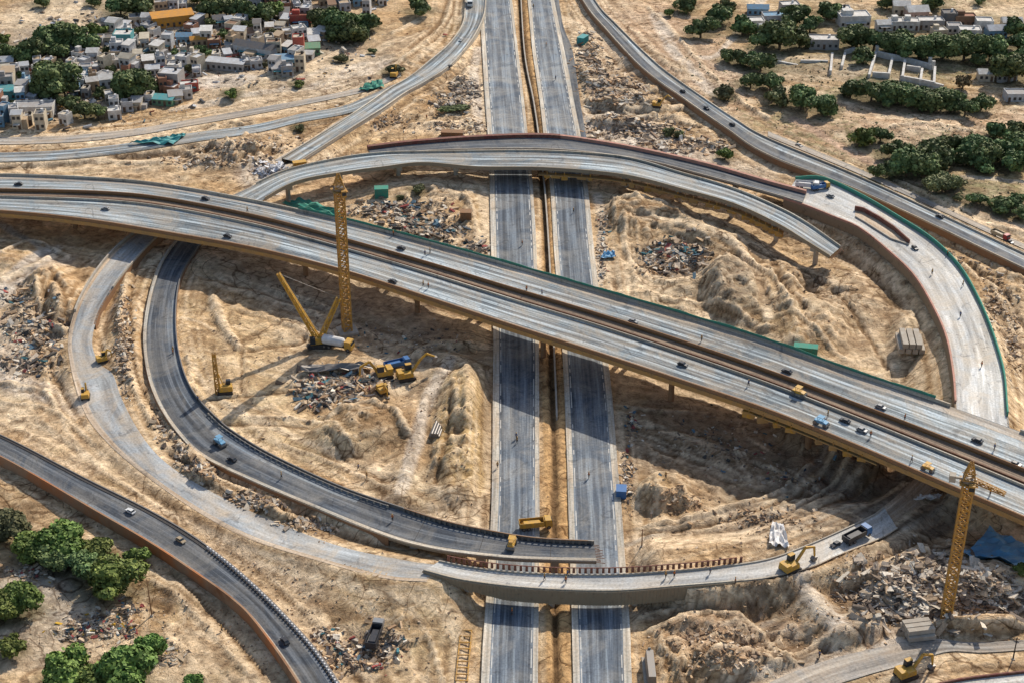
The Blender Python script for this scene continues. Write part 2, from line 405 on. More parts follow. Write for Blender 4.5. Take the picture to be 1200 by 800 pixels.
fo = empty('flyover', tuple(far.C[far.n//2]), 0, 'far carriageway of the long main flyover, with green netting along its outer parapet', 'flyover')
no_ = empty('flyover', tuple(near.C[near.n//2]), 0, 'near carriageway of the long main flyover, casting the widest shadow on the ground', 'flyover')
def loc0(o): o.location = (0, 0, 0)
loc0(fo); loc0(no_)
surface(far, 'deck_surface', M_('deck'), fo); surface(near, 'deck_surface', M_('deck'), no_)
girder(far, 'box_girder', M_('soffit'), fo); girder(near, 'box_girder', M_('soffit'), no_)
# shoulder of dusty concrete on the outer side of each
o = surface(far, 'shoulder', M_('dustcon'), fo, .02, .24, .008, cols=1)
o = surface(near, 'shoulder', M_('dustcon'), no_, .86, .99, .008, cols=1)
gx = [proj(*p)[0] for p in far.A]; ia = next(i for i, v in enumerate(gx) if v > 1114); ib = next(i for i, v in enumerate(gx) if v > 1188)
rail(far, 'parapet', M_('kerbcon'), 0, -.05, .4, -.5, .85, fo, 0, ia); rail(far, 'parapet', M_('kerbcon'), 0, -.05, .4, -.5, .85, fo, ib, None); rail(near, 'parapet', M_('wallbrown'), 1, -.05, .45, -.25, .75, no_); rail(near, 'edge_beam', M_('soffit'), 1, -.35, .7, -1.5, -.26, no_)
rail(far, 'inner_parapet', M_('wallbrown'), 1, 0, .35, -.5, .75, fo); rail(near, 'inner_parapet', M_('kerbcon'), 0, 0, .35, -.5, .7, no_)
# median strip between the decks: rusty steel and sand on a lower slab
o = surface(med, 'median_slab', M_('median'), fo, .0, 1., -.45, cols=1)
mb = MB()
for t in (.62,):
    P = med.frac(t, -.4); Q = med.frac(t+.07, -.4); rail_mb(mb, P, Q, 0, .45)
mb.build('rebar_bundle', paint('rusty_steel', (.13, .06, .035), .4, 1, .8), fo)
piers(far, fo, 42, 10, depth=1.9, skip=(), mat='wallbrown'); 
GR_TMP = None
def lanes(r, parent, ts, dz=.012, gap=5, p=.5):
    ln = MB()
    for t in ts:
        w = .2/r.W.mean(); A_, B_ = r.frac(t-w/2, dz), r.frac(t+w/2, dz)
        for i in range(0, len(A_)-2, gap):
            if random.random() < p: ln.quad(A_[i], B_[i], B_[i+2], A_[i+2])
    if ln.v: ln.build('lane_marking', M_('whitepaint'), parent)


# ---- R6: curved ramp crossing behind, front deck (unfinished end) and rear dark deck
R6F = [(258, 236), (290, 221), (334, 201), (400, 186), (450, 180), (496, 179), (560, 178), (640, 178), (730, 185), (800, 204), (860, 222), (910, 243), (945, 262), (985, 290)]
R6N = [(272, 256), (306, 236), (348, 214), (405, 203), (450, 197), (496, 192), (560, 197), (640, 198), (730, 206), (800, 223), (860, 240), (910, 263), (940, 281), (972, 301)]
r6 = Rib('r6', R6F, R6N, [(0, 8.9), (.06, 8.8), (.2, 7), (.5, 6.8), (1, 8)], 1.5)
e6 = empty('curved_ramp', (0, 0, 0), 0, 'front curved ramp deck that stops in mid air with a broken unfinished end', 'ramp bridge')
surface(r6, 'deck_surface', M_('deck'), e6); girder(r6, 'box_girder', M_('soffit'), e6, 1.5)
k6 = int(r6.n*.07); rail(r6, 'parapet', M_('kerbcon'), 0, 0, .35, -.4, .7, e6, k6); rail(r6, 'parapet', M_('fascia'), 1, -.04, .35, -.7, .55, e6, k6)
R6bF = [(430, 174), (480, 168), (560, 162), (640, 160), (700, 167), (760, 178), (830, 194), (900, 214), (945, 226)]
R6bN = [(440, 186), (490, 179), (560, 176), (640, 176), (700, 181), (760, 190), (830, 208), (900, 227), (940, 239)]
r6b = Rib('r6b', R6bF, R6bN, [(0, 6.0), (.2, 6.6), (.9, 7.0), (1, 7.6)], 1.5)
e6b = empty('curved_ramp', (0, 0, 0), 0, 'rear curved ramp with dark asphalt and a long red barrier on its far side', 'ramp bridge')
surface(r6b, 'deck_surface', M_('darkasphalt'), e6b); girder(r6b, 'box_girder', M_('fascia'), e6b, 1.5)
kk = int(r6b.n*.42)
rail(r6b, 'dark_red_barrier', M_('redwall'), 0, 0, 1.5, 0, 1.2, e6b, 0, kk+1); rail(r6b, 'pink_barrier', M_('pinkwall'), 0, 0, 1.2, 0, 1.1, e6b, kk, None)
rail(r6b, 'parapet', M_('concrete'), 1, 0, .35, -.3, .6, e6b)

# ---- R7: wide pale loop on the right, on high retaining walls
R7in = [(918, 234), (945, 243), (975, 255), (1007, 269), (1040, 295), (1070, 324), (1092, 360), (1108, 397), (1116, 440), (1119, 480), (1122, 502)]
R7out = [(932, 211), (964, 211), (1007, 230), (1050, 255), (1093, 283), (1125, 315), (1148, 355), (1165, 397), (1177, 440), (1181, 484), (1186, 520)]
r7 = Rib('r7', R7in, R7out, [(0, 7.0), (.3, 7.0), (.6, 8.2), (.88, 13.2), (1, 13.6)], 1.5)
e7 = empty('loop_ramp', (0, 0, 0), 0, 'wide pale concrete loop ramp on the right that joins the main flyover', 'ramp')
surface(r7, 'deck_surface', M_('palecon'), e7, cols=6)
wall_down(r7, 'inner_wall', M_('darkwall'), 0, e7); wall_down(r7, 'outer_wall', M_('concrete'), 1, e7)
kr0 = next(i for i in range(r7.n) if proj(*r7.A[i])[1] > 474); kr1 = next(i for i in range(r7.n) if proj(*r7.B[i])[1] > 488)
rail(r7, 'inner_parapet', M_('pinkwall'), 0, 0, .5, 0, .7, e7, 0, kr0); 
rail(r7, 'green_barrier', M_('green'), 1, 0, .35, 0, 1.3, e7, 0, kr1)

# ---- R8: far right two-lane road on an embankment wall
R8out = [(672, -60), (697, 0), (725, 32), (770, 76), (812, 107), (862, 141), (900, 163), (1000, 205), (1100, 251), (1200, 298), (1330, 356)]
R8in = [(658, -60), (682, 0), (712, 38), (755, 83), (800, 116), (850, 151), (900, 183), (1000, 222), (1100, 268), (1200, 316), (1330, 376)]
r8 = Rib('r8', R8in, R8out, [2.4, 2.6], 2)
e8 = empty('elevated_road', (0, 0, 0), 0, 'narrow curving road at the upper right on a rust brown retaining wall', 'road embankment')
surface(r8, 'road_surface', M_('darkasphalt'), e8); wall_down(r8, 'retaining_wall', M_('wallbrown'), 0, e8, batter=.8); wall_down(r8, 'outer_wall', M_('concrete'), 1, e8, batter=.6)
surface(r8, 'shoulder', M_('deck'), e8, .62, .98, .008, cols=1); rail(r8, 'kerb', M_('kerbcon'), 1, 0, .35, 0, .6, e8); rail(r8, 'kerb', M_('kerbcon'), 0, 0, .35, 0, .6, e8)
GROUNDROADS['r8'] = r8
# service strip beyond R8
r8b = Rib('r8b', [(900, 160), (1000, 201), (1100, 246), (1200, 292), (1330, 350)], [(900, 154), (1000, 195), (1100, 240), (1200, 286), (1330, 344)], [1.2, 1.2], 2)
tag(surface(r8b, 'service_lane', M_('dustcon')), kind='structure')
# ---- R9: top-left roads
R9out = [(572, -60), (570, 0), (566, 25), (551, 52), (526, 80), (500, 97), (475, 111), (446, 131), (400, 160), (352, 191)]
R9in = [(548, -60), (545, 0), (542, 28), (526, 52), (501, 74), (478, 92), (455, 105), (428, 124), (385, 152), (330, 186)]
r9 = Rib('r9', R9in, R9out, [(0, 2), (.6, 2), (1, 5)], 2)
e9 = empty('elevated_road', (0, 0, 0), 0, 'grey slip road sweeping down from the top of the photo left of the highway', 'road embankment')
surface(r9, 'road_surface', M_('deck'), e9); wall_down(r9, 'retaining_wall', M_('fascia'), 0, e9); wall_down(r9, 'retaining_wall', M_('kerbcon'), 1, e9)
rail(r9, 'kerb', M_('kerbcon'), 0, 0, .5, 0, .5, e9); rail(r9, 'kerb', M_('kerbcon'), 1, 0, .5, 0, .8, e9)
GROUNDROADS['r9'] = r9
r9b = Rib('r9b', [(462, 99), (428, 114), (400, 125), (350, 134), (300, 146), (225, 156), (150, 168), (60, 177), (-80, 181)], [(464, 110), (432, 125), (400, 135), (350, 144), (300, 156), (225, 167), (150, 179), (60, 188), (-80, 192)], [(0, 1.8), (.1, 1.5), (1, 1.2)], 2)
o = surface(r9b, 'slip_road', M_('deck')); tag(o, kind='structure'); wall_down(r9b, 'road_edge', M_('fascia'), 1, o); GROUNDROADS['r9b'] = r9b
r9c = Rib('r9c', [(470, 84), (430, 100), (400, 108), (350, 118), (300, 127), (225, 140), (150, 152), (60, 160), (-80, 162)], [(470, 90), (432, 106), (400, 114), (350, 124), (300, 134), (225, 147), (150, 160), (60, 168), (-80, 170)], [.3, .3], 2)
tag(surface(r9c, 'dirt_road', M_('dustcon')), kind='structure'); GROUNDROADS['r9c'] = r9c
r9d = Rib('r9d', [(425, 128), (400, 140), (370, 160), (322, 188)], [(433, 133), (410, 146), (380, 166), (338, 192)], [(0, 1), (1, 3)], 2)
tag(surface(r9d, 'dirt_road', M_('dustcon')), kind='structure')

# ---- R3: dark inner loop
R3out = [(232, 262), (213, 275), (195, 296), (182, 322), (172, 360), (168, 400), (173, 440), (186, 475), (208, 508), (238, 536), (300, 566), (375, 598), (450, 628), (500, 642), (550, 650), (600, 655), (650, 657), (699, 658)]
R3in = [(262, 262), (243, 278), (228, 300), (213, 325), (207, 360), (208, 400), (216, 437), (230, 465), (250, 487), (272, 506), (320, 535), (400, 572), (475, 598), (520, 612), (560, 621), (610, 630), (650, 634), (696, 636)]
r3 = Rib('r3', R3out, R3in, [(0, .6), (.3, .8), (.5, 1.8), (.7, 4.2), (.82, 6), (1, 6.2)], 1.5)
e3 = empty('loop_ramp', (0, 0, 0), 0, 'dark asphalt loop ramp on the left that ends unfinished above the highway', 'ramp')
surface(r3, 'road_surface', M_('darkasphalt'), e3, cols=5)
i3 = int(r3.n*.80)
wall_down(r3, 'outer_wall', M_('wallbrown'), 0, e3, i1=i3+1, batter=.5); wall_down(r3, 'inner_wall', M_('wallbrown'), 1, e3, i1=i3+1)
girder(r3, 'box_girder', M_('fascia'), e3, 1.5, i0=i3)
rail(r3, 'kerb', M_('kerbcon'), 0, 0, .9, 0, .45, e3); rail(r3, 'inner_parapet', M_('steel'), 1, 0, .3, 0, .9, e3)
surface(r3, 'rough_shoulder', M_('asphalt'), e3, .72, .97, .008, int(r3.n*.22), int(r3.n*.75), 2)
GROUNDROADS['r3'] = r3
# ---- R4: pale outer loop becoming a bridge
R4a_out = [(178, 262), (155, 275), (130, 297), (108, 325), (90, 358), (80, 395), (82, 425), (90, 458), (103, 490), (124, 516), (152, 542), (200, 578), (250, 610), (300, 634), (375, 657), (450, 677), (500, 681)]
R4a_in = [(205, 262), (183, 280), (161, 303), (135, 335), (117, 365), (108, 400), (116, 425), (132, 438), (142, 465), (160, 500), (182, 530), (214, 556), (262, 583), (320, 610), (400, 640), (475, 656), (510, 661)]
r4a = Rib('r4a', R4a_out, R4a_in, [(0, 2.4), (.2, 2.2), (.34, .7), (.5, .6), (.7, 1.5), (.85, 3), (1, 5.2)], 1.5)
e4 = empty('loop_road', (0, 0, 0), 0, 'pale dusty concrete loop road outside the dark loop on the left', 'road')
surface(r4a, 'road_surface', M_('bluecon'), e4, cols=5)
surface(r4a, 'edge_strip', M_('dirtroad'), e4, 0, .16, .01, cols=1)
wall_down(r4a, 'outer_wall', M_('concrete'), 0, e4, i0=0, i1=int(r4a.n*.30)); wall_down(r4a, 'inner_wall', M_('wallbrown'), 1, e4, i0=0, i1=int(r4a.n*.30)); rail(r4a, 'parapet', M_('kerbcon'), 1, 0, .4, 0, .6, e4, 0, int(r4a.n*.2)); rail(r4a, 'parapet', M_('concrete'), 0, 0, .5, 0, .9, e4, 0, int(r4a.n*.26))
GROUNDROADS['r4a'] = r4a
R4lo = [(496, 668), (540, 679), (600, 687), (660, 691), (725, 692), (800, 686), (850, 682), (900, 677), (950, 665), (982, 651), (1032, 631), (1052, 619)]
R4hi = [(515, 657), (550, 664), (600, 670), (660, 673), (725, 673), (800, 668), (850, 663), (900, 655), (940, 641), (980, 624), (1022, 604), (1036, 594)]
r4 = Rib('r4', R4lo, R4hi, [(0, 5.6), (.1, 6), (.58, 6.2), (.76, 5), (.92, 3), (1, 2.3)], 1.5)
e4b = empty('ramp_bridge', (0, 0, 0), 0, 'white concrete ramp bridge with a tall ribbed side, crossing the highway at the bottom', 'ramp bridge')
surface(r4, 'deck_surface', M_('palecon'), e4b, cols=5)
i4 = int(r4.n*.65)
girder(r4, 'box_girder', M_('soffit'), e4b, 2.3, .8, i1=i4)
mb = MB(); P = r4.at(-.02, 0)[:i4]; taperv = np.clip(np.linspace(0, 4, len(P)), 0, 1)*np.clip(np.linspace(5, .2, len(P)), .25, 1)
D = P.copy(); D[:, 2] -= .4+3.3*taperv; u = (r4.A-r4.B)/r4.W[:, None]; T = P+u[:i4]*.3; D2 = D+u[:i4]*.3
P = P.copy(); sheet(mb, T, D2, r4.s[:i4], 0, 3.5); T2 = P.copy(); sheet(mb, T2, T, r4.s[:i4], 0, .3); sheet(mb, D2, D, r4.s[:i4], 0, .3)
# ribs of the side girder
rb = mb; jj = np.arange(2, i4-2)
for j in range(2, i4-2):
    for q in (0, .5):
        a = T[j]*(1-q)+T[j+1]*q; b = D2[j]*(1-q)+D2[j+1]*q; n = u[j]; a = a+n*.09; b = b+n*.09
        rb.bar((a[0], a[1], a[2]-.25), tuple(b), .16, .22)
mb.build('ribbed_side', M_('fascia'), e4b)
rail(r4, 'kerb', M_('kerbcon'), 0, 0, .4, 0, .25, e4b); rail(r4, 'kerb', M_('concrete'), 1, 0, .3, 0, .35, e4b)
r4c = Rib('r4c', [(1040, 628), (1068, 607), (1092, 588), (1112, 565)], [(1026, 600), (1048, 583), (1066, 566), (1086, 545)], [(0, 2.2), (1, .6)], 1.5)
tag(surface(r4c, 'dirt_road', M_('dirtroad')), kind='structure')
# ---- R5: bottom-left road on an orange wall
R5up = [(-60, 490), (0, 509), (100, 560), (180, 600), (240, 637), (300, 686), (362, 750), (398, 800), (440, 870), (500, 1020)]
R5lo = [(-60, 515), (0, 537), (110, 600), (175, 638), (225, 671), (270, 703), (300, 733), (347, 800), (385, 870), (440, 1020)]
r5 = Rib('r5', R5lo, R5up, [2.3, 2.3], 1.5)
e5 = empty('elevated_road', (0, 0, 0), 0, 'dark road at the lower left raised on an orange brick retaining wall', 'road embankment')
surface(r5, 'road_surface', M_('darkasphalt'), e5, cols=5); surface(r5, 'pale_lane', M_('asphalt'), e5, .03, .2, .008, cols=1); surface(r5, 'edge_strip', M_('kerbcon'), e5, 0.03, .13, .016, cols=1)
wall_down(r5, 'brick_wall', M_('wallorange'), 0, e5); wall_down(r5, 'outer_wall', M_('wallbrown'), 1, e5)
rail(r5, 'brick_parapet', M_('wallorange'), 0, -.03, .45, 0, .9, e5); rail(r5, 'gutter', M_('steel'), 1, 0, .35, 0, .3, e5)
GROUNDROADS['r5'] = r5
# guard rail with pale panels on R5
def guard(name, r, side, off, h, pitch, i0, i1, pmat, rmat, label, parent=None, pw=.5, top=True):
    e = empty(name, (0, 0, 0), 0, label, 'barrier') if not parent else parent
    Pp = r.at(off, side); s0, s1 = r.s[i0], r.s[i1]; k = 0; s = s0
    if top:
        mb = MB(); rail_mb(mb, r.at(off, side)[i0:i1], r.at(off+.2, side)[i0:i1], h-.15, h); mb.build('top_rail', rmat, e)
    post = None
    while s < s1 and k < 98:
        p = [np.interp(s, r.s, Pp[:, c]) for c in range(3)]; q = [np.interp(s+.3, r.s, Pp[:, c]) for c in range(3)]
        rz = math.atan2(q[1]-p[1], q[0]-p[0])
        if post is None:
            m = MB(); m.box((0, 0, 0), (pw, .35, h-.1), 0, taper=.85); post = m.build('post', pmat, e); o = post
        else: o = post.copy(); COL.objects.link(o); o.parent = e
        o.location = p; o.rotation_euler = (0, 0, rz); s += pitch; k += 1
    return e
guard('road_barrier', r5, 1, .7, .95, r5.len*.52/97, int(r5.n*.46), r5.n-1, M_('white'), M_('black'), 'black and white striped barrier along the lower left road', pw=.55, top=False)
rail(r5, 'dark_verge', M_('black'), 1, .36, .9, 0, .12, e5)
guard('road_barrier', r4, 1, -.9, 1.5, 1.35, int(r4.n*.02), int(r4.n*.61), M_('redwall'), M_('redwall'), 'dark red toothed barrier between the two bridge decks at the bottom', pw=.6)
guard('road_barrier', r3, 1, .5, 1.2, 1.5, int(r3.n*.80), r3.n-1, M_('steel'), M_('wallbrown'), 'rusty barrier with close posts at the unfinished end of the dark loop', pw=.5)
guard('road_barrier', r3, 1, .9, .75, 2.1, int(r3.n*.5), int(r3.n*.79), M_('concrete'), M_('steel'), 'dark rail on pale posts along the inner side of the dark loop', pw=.5)

# ---- bottom right roads
R10u = [(820, 850), (900, 800), (960, 776), (1020, 760), (1087, 748), (1140, 752), (1200, 749), (1320, 740)]
R10l = [(860, 880), (960, 812), (1010, 792), (1060, 778), (1110, 763), (1150, 764), (1200, 761), (1320, 754)]
r10 = Rib('r10', R10u, R10l, [.5, .5], 1.5)
tag(surface(r10, 'dirt_road', M_('dustcon')), kind='structure'); GROUNDROADS['r10'] = r10
r11 = Rib('r11', [(1060, 812), (1120, 797), (1200, 787), (1320, 775)], [(1060, 850), (1120, 835), (1200, 822), (1320, 812)], [2.2, 2.2], 1.5)
e11 = empty('elevated_road', (0, 0, 0), 0, 'pale road deck cut off by the bottom right corner of the photo', 'road embankment')
surface(r11, 'road_surface', M_('palecon'), e11); wall_down(r11, 'outer_wall', M_('redwall'), 0, e11); wall_down(r11, 'retaining_wall', M_('concrete'), 1, e11); rail(r11, 'kerb', M_('redwall'), 0, 0, .4, 0, .6, e11)
GROUNDROADS['r11'] = r11
# dirt haul roads (on terrain, painted later); list of centre lines for the terrain painter
# piers (ground roads known now)
piers(near, no_, 42, 16, depth=1.9, twin=False, lean=-.3, mat='wallbrown'); piers(r6, e6, 20, 10, depth=1.5, twin=False); piers(r6b, e6b, 20, 12, depth=1.5, twin=False)
piers(r4, e4b, 18, 9, depth=2.3, i0=0, i1=i4); piers(r3, e3, 16, 6, depth=1.5, i0=i3, skip=('r3',), twin=False)
# green netting along the far parapet of the main flyover
i_a = next(i for i, v in enumerate(gx) if v > 345); i_b = next(i for i, v in enumerate(gx) if v > 1100)
mb = MB(); P = far.at(-.25, 0)[i_a:i_b].copy(); ph = .6*np.array([math.sin(i*.7)*.3+random.random()*.5 for i in range(len(P))])
Tt = P.copy(); Tt[:, 2] += 1.45+ph*.5; Bt = P.copy(); Bt[:, 2] -= .7+ph; Tt[:, 1] -= .25
Bt[:, 1] += .25; sheet(mb, Tt, Bt, far.s[i_a:i_b], 0, 2); T2 = Tt.copy(); T2[:, 1] += .12; sheet(mb, Bt+np.array((0, .1, 0)), T2, far.s[i_a:i_b], 0, 2); sheet(mb, T2, Tt, far.s[i_a:i_b], 0, .1)
o = mb.build('safety_netting', M_('green'), fo)

# slit of bare ground framed by a red wall in the apron of the right loop
def zslit(px, py):
    z = 8.0
    for _ in range(4):
        g = G(px, py, z); j = int(np.hypot(r7.C[:, 0]-g.x, r7.C[:, 1]-g.y).argmin()); z = float(r7.C[j][2])
    return np.array(G(px, py, z))
e = empty('planting_slit', (0, 0, 0), 0, 'narrow open slit with a rust red wall in the pale apron of the right loop', 'road island')
a = [(1002, 246), (1012, 248), (1030, 258), (1048, 270), (1066, 286)]; b_ = [(1002, 255), (1014, 262), (1028, 271), (1044, 281), (1065, 288)]
A_ = np.array([zslit(*p) for p in a]); B_ = np.array([zslit(*p) for p in b_]); mb = MB(); A2, B2 = A_.copy(), B_.copy(); A2[:, 2] += .05; B2[:, 2] += .05
sheet(mb, A2, B2, np.arange(5)*3., 0, 3); mb.build('soil', M_('dirtroad'), e)
mb = MB(); Q_ = A_+np.array((-.3, -.45, 0)); rail_mb(mb, A_, Q_, .06, 1.5); mb.build('red_wall', M_('redwall'), e)
mb = MB(); Q_ = B_+np.array((.2, .4, 0)); rail_mb(mb, Q_, B_, .06, .5); mb.build('kerb', M_('concrete'), e)

def joints(r, parent, every, mat='black', w=.22, i0=0, i1=None):
    s = r.s[i0]+every*.4
    while s < r.s[(i1 or r.n)-1]:
        a = np.array([np.interp(s, r.s, r.A[:, c]) for c in range(3)]); b = np.array([np.interp(s, r.s, r.B[:, c]) for c in range(3)]); j = min(int(np.searchsorted(r.s, s)), r.n-1); t = r.C[j]-r.C[j-1]; t = t/np.linalg.norm(t)*w/2
        up = np.array((0, 0, .018)); u = (b-a)/np.linalg.norm(b-a)*.5; mb = MB(); mb.quad(a+u-t+up, b-u-t+up, b-u+t+up, a+u+t+up); mb.build('expansion_joint', M_(mat), parent); s += every
joints(r3, e3, 16, i0=i3, w=.15)
def endbars(r, parent, n=12, ln=1.8):
    for k in range(n):
        t = (k+.5)/n; a = r.A[-1]*(1-t)+r.B[-1]*t; d = r.C[-1]-r.C[-2]; d = d/np.linalg.norm(d); mb = MB(); q = a+d*ln*(.5+random.random()*.7); mb.bar((a[0], a[1], a[2]-.25), (q[0], q[1], q[2]-.3-random.random()*.3), .12); mb.build('rebar', M_('rust'), parent)
endbars(r3, e3); endbars(r6, e6)
TREES = {
 ('bottomleft', 'in the lower left clump', 'trees at the lower left', 1, 'bushy bright green tree'): [(75, 634, 27), (112, 645, 20), (38, 640, 21), (5, 618, 26, 2), (160, 650, 13), (130, 678, 31), (100, 663, 20, 0), (60, 655, 18, 0)],
 ('bl2', 'along the bottom left edge', 'trees along the bottom left edge', 1, 'round green tree'): [(20, 704, 24), (-4, 712, 22), (12, 756, 16), (78, 785, 26), (147, 787, 31), (177, 757, 18), (115, 797, 22), (225, 799, 11)],
 ('tl1', 'among the front shanty houses', 'trees among the shanty houses', 0, 'dense dark green tree'): [(60, 97, 27), (155, 98, 23), (98, 129, 14), (114, 131, 11), (80, 122, 12), (236, 60, 9), (45, 104, 14), (75, 103, 14)],
 ('tl5', 'scattered between the shanty roofs', 'trees between the shanty roofs', 2, 'dusty green tree'): [(125, 60, 7, 0), (178, 66, 7), (205, 62, 6, 0), (262, 40, 7, 0), (320, 40, 7), (130, 82, 7, 0), (185, 104, 7), (25, 88, 7, 0), (290, 30, 7, 0), (222, 80, 6), (118, 108, 8, 0), (165, 36, 6, 0), (345, 34, 6), (70, 74, 6), (14, 124, 7, 0), (246, 26, 7, 0), (310, 76, 5)],
 ('tl2', 'in the clump behind the shanties', 'trees of the long dark clump', 0, 'dark green tree'): [(38, 58, 16), (58, 46, 18), (82, 42, 19), (24, 65, 13), (5, 62, 12), (100, 50, 15), (112, 37, 12, 1), (3, 46, 8, 1), (68, 60, 12)],
 ('tl3', 'in the row along the top left edge', 'trees along the top left edge', 0, 'leafy green tree'): [(140, 7, 14), (160, 9, 15), (175, 3, 11), (245, 9, 16), (264, 9, 15), (287, 12, 15), (306, 16, 14), (320, 11, 12, 1), (230, -4, 12), (50, 3, 8), (110, 2, 8), (350, -4, 10)],
 ('tl4', 'at the right end of the shanties', 'trees at the right end of the quarter', 0, 'dark green tree'): [(378, 22, 17), (400, 27, 20), (412, 38, 16), (432, 27, 14), (391, 38, 12), (425, 36, 11), (492, 8, 14)],
 ('tls', 'on the sandy slope left of the highway', 'small bushes on the sandy slope', 1, 'small green bush'): [(437, 60, 5, 0), (350, 99, 6), (400, 69, 8, 2), (272, 110, 8), (352, 150, 6, 2), (462, 82, 9, 2), (491, 222, 9, 2), (470, 232, 5, 2)],
 ('tm', 'on the open sand right of the highway', 'trees on the open sand', 0, 'round green tree'): [(805, 6, 12), (785, 15, 6, 1), (822, 33, 15), (842, 16, 14), (852, 8, 9), (871, 30, 14), (853, 66, 10, 0), (868, 68, 11, 0), (882, 70, 11, 0), (892, 74, 14), (850, 109, 11, 2), (850, 181, 9, 1), (785, 155, 7, 2), (795, 158, 6, 2), (838, 26, 9)],
 ('ra', 'in the belt behind the ruined walls', 'trees of the upper right belt', 0, 'dark green tree'): [(915, 43, 20), (932, 20, 16), (970, 13, 14), (938, 45, 14), (950, 29, 12), (1000, 43, 18), (1025, 47, 16), (1050, 50, 18), (1080, 56, 18), (1107, 55, 18), (1132, 56, 20), (1162, 58, 18), (1190, 32, 14), (1196, 50, 16), (1184, 82, 20), (1010, 65, 12), (1060, 63, 10), (895, 48, 14), (1145, 70, 10), (1040, 3, 10), (1095, 3, 12), (1147, 2, 6), (1200, 66, 14), (1172, 70, 12)],
 ('rb', 'in the belt in front of the ruined walls', 'trees of the middle right belt', 0, 'green tree'): [(903, 96, 15), (912, 113, 14, 2), (940, 116, 17), (967, 124, 17), (997, 105, 14), (1022, 107, 16), (1047, 108, 18), (1072, 113, 18), (1092, 118, 17), (1115, 118, 17), (1132, 126, 13), (1151, 120, 13), (880, 95, 12), (1035, 116, 12), (1080, 124, 10)],
 ('rc', 'in the grove above the right road', 'trees of the grove at the right', 0, 'dark spreading tree'): [(1012, 161, 13, 1), (1032, 158, 12), (1051, 176, 14), (1064, 192, 21), (1089, 184, 24), (1115, 171, 16), (1085, 197, 19), (1106, 186, 16), (1142, 176, 20), (1157, 184, 18), (1168, 154, 13), (1191, 152, 12), (1177, 177, 16), (1197, 173, 18), (1030, 201, 10), (1045, 200, 12, 2), (1150, 192, 14), (1190, 190, 16), (1128, 186, 12)],
 ('rd', 'of those just above the right road', 'scattered bushes above the road', 0, 'low rounded bush'): [(1106, 216, 17, 2), (1122, 232, 6, 2), (1145, 234, 11), (1175, 241, 14), (1189, 237, 13), (1199, 250, 11), (1095, 220, 9, 2), (1120, 214, 10, 2)],
 ('re', 'beside the right crane at the blue sheets', 'bush by the blue sheets', 1, 'small bright green bush'): [(1196, 668, 9)],
}
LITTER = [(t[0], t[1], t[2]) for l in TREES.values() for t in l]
# ================================================================== TERRAIN
def lat(shape_x, shape_y, x, y, seed):
    g = np.random.default_rng(seed).random((257, 257))
    xi = np.floor(x).astype(int); yi = np.floor(y).astype(int); fx, fy = x-xi, y-yi
    fx = fx*fx*(3-2*fx); fy = fy*fy*(3-2*fy); xi %= 256; yi %= 256
    return (g[xi, yi]*(1-fx)*(1-fy)+g[xi+1, yi]*fx*(1-fy)+g[xi, yi+1]*(1-fx)*fy+g[xi+1, yi+1]*fx*fy)
def fbm(x, y, sc, oct=5, seed=1, gain=.5):
    v = 0; a = 1; t = 0
    for o in range(oct):
        v = v+a*lat(0, 0, x*sc+o*17.3, y*sc+o*9.1, seed+o); t += a; a *= gain; sc *= 2.03
    return v/t
def rid(x, y, sc, oct=4, seed=5):
    v = 0; a = 1; t = 0
    for o in range(oct):
        v = v+a*(1-abs(2*lat(0, 0, x*sc+o*7.7, y*sc+o*3.1, seed+o)-1)); t += a; a *= .5; sc *= 2.1
    return v/t
cx = np.arange(-250, 250.01, .7); cy = np.arange(236, 740, .75)
def grow(a, n, k=1.22):
    o = []; s = 2.0; v = a
    for i in range(n): v += s; s *= k; o.append(v)
    return np.array(o)
xs = np.r_[-grow(250, 36)[::-1], cx, grow(250, 36)]; ys = np.r_[236-grow(0, 36)[::-1], cy, grow(740, 36)]
X, Y = np.meshgrid(xs, ys, indexing='ij'); nx, ny = X.shape
dep = Y*FW[1]-CAM_H*FW[2]; dep = np.where(dep < 1, 1, dep)
PX = 600+FPX*X/dep; PY = 400-FPX*(Y*UP[1]-CAM_H*UP[2])/dep
core = (X > -260) & (X < 260) & (Y > 225) & (Y < 760)
# warp for ragged edges
WX = (fbm(X, Y, .07, 4, 21)-.5)*2; WY = (fbm(X, Y, .07, 4, 31)-.5)*2
def ell(px, py, rx, ry, rot=0, soft=.35, ragged=.35):
    """0..1 mask of an ellipse given by photo position, ragged outline"""
    c, s = math.cos(R(rot)), math.sin(R(rot)); dx, dy = PX-px, PY-py
    u = (dx*c+dy*s)/rx; v = (-dx*s+dy*c)/ry; d = np.sqrt(u*u+v*v)+ragged*WX
    m = np.clip((1-d)/soft+.5, 0, 1); return m*m*(3-2*m)*core
def line(pts, w, soft=.5, ragged=.3):
    """mask of a stroke through photo positions; w in pixels"""
    P = smooth(pts, 26); d = np.full(X.shape, 1e9)
    x0, x1 = P[:, 0].min()-3*w-10, P[:, 0].max()+3*w+10; y0, y1 = P[:, 1].min()-3*w-10, P[:, 1].max()+3*w+10
    sel = (PX > x0) & (PX < x1) & (PY > y0) & (PY < y1) & core
    if not sel.any(): return np.zeros(X.shape)
    px, py = PX[sel], PY[sel]; dd = np.full(px.shape, 1e9)
    for a, b in zip(P[:-1], P[1:]):
        ab = b-a; t = np.clip(((px-a[0])*ab[0]+(py-a[1])*ab[1])/(ab@ab+1e-9), 0, 1)
        dd = np.minimum(dd, np.hypot(px-a[0]-t*ab[0], (py-a[1]-t*ab[1])*1.5))
    d[sel] = dd; m = np.clip((1-d/w+ragged*WY)/soft+.5, 0, 1); return m*m*(3-2*m)
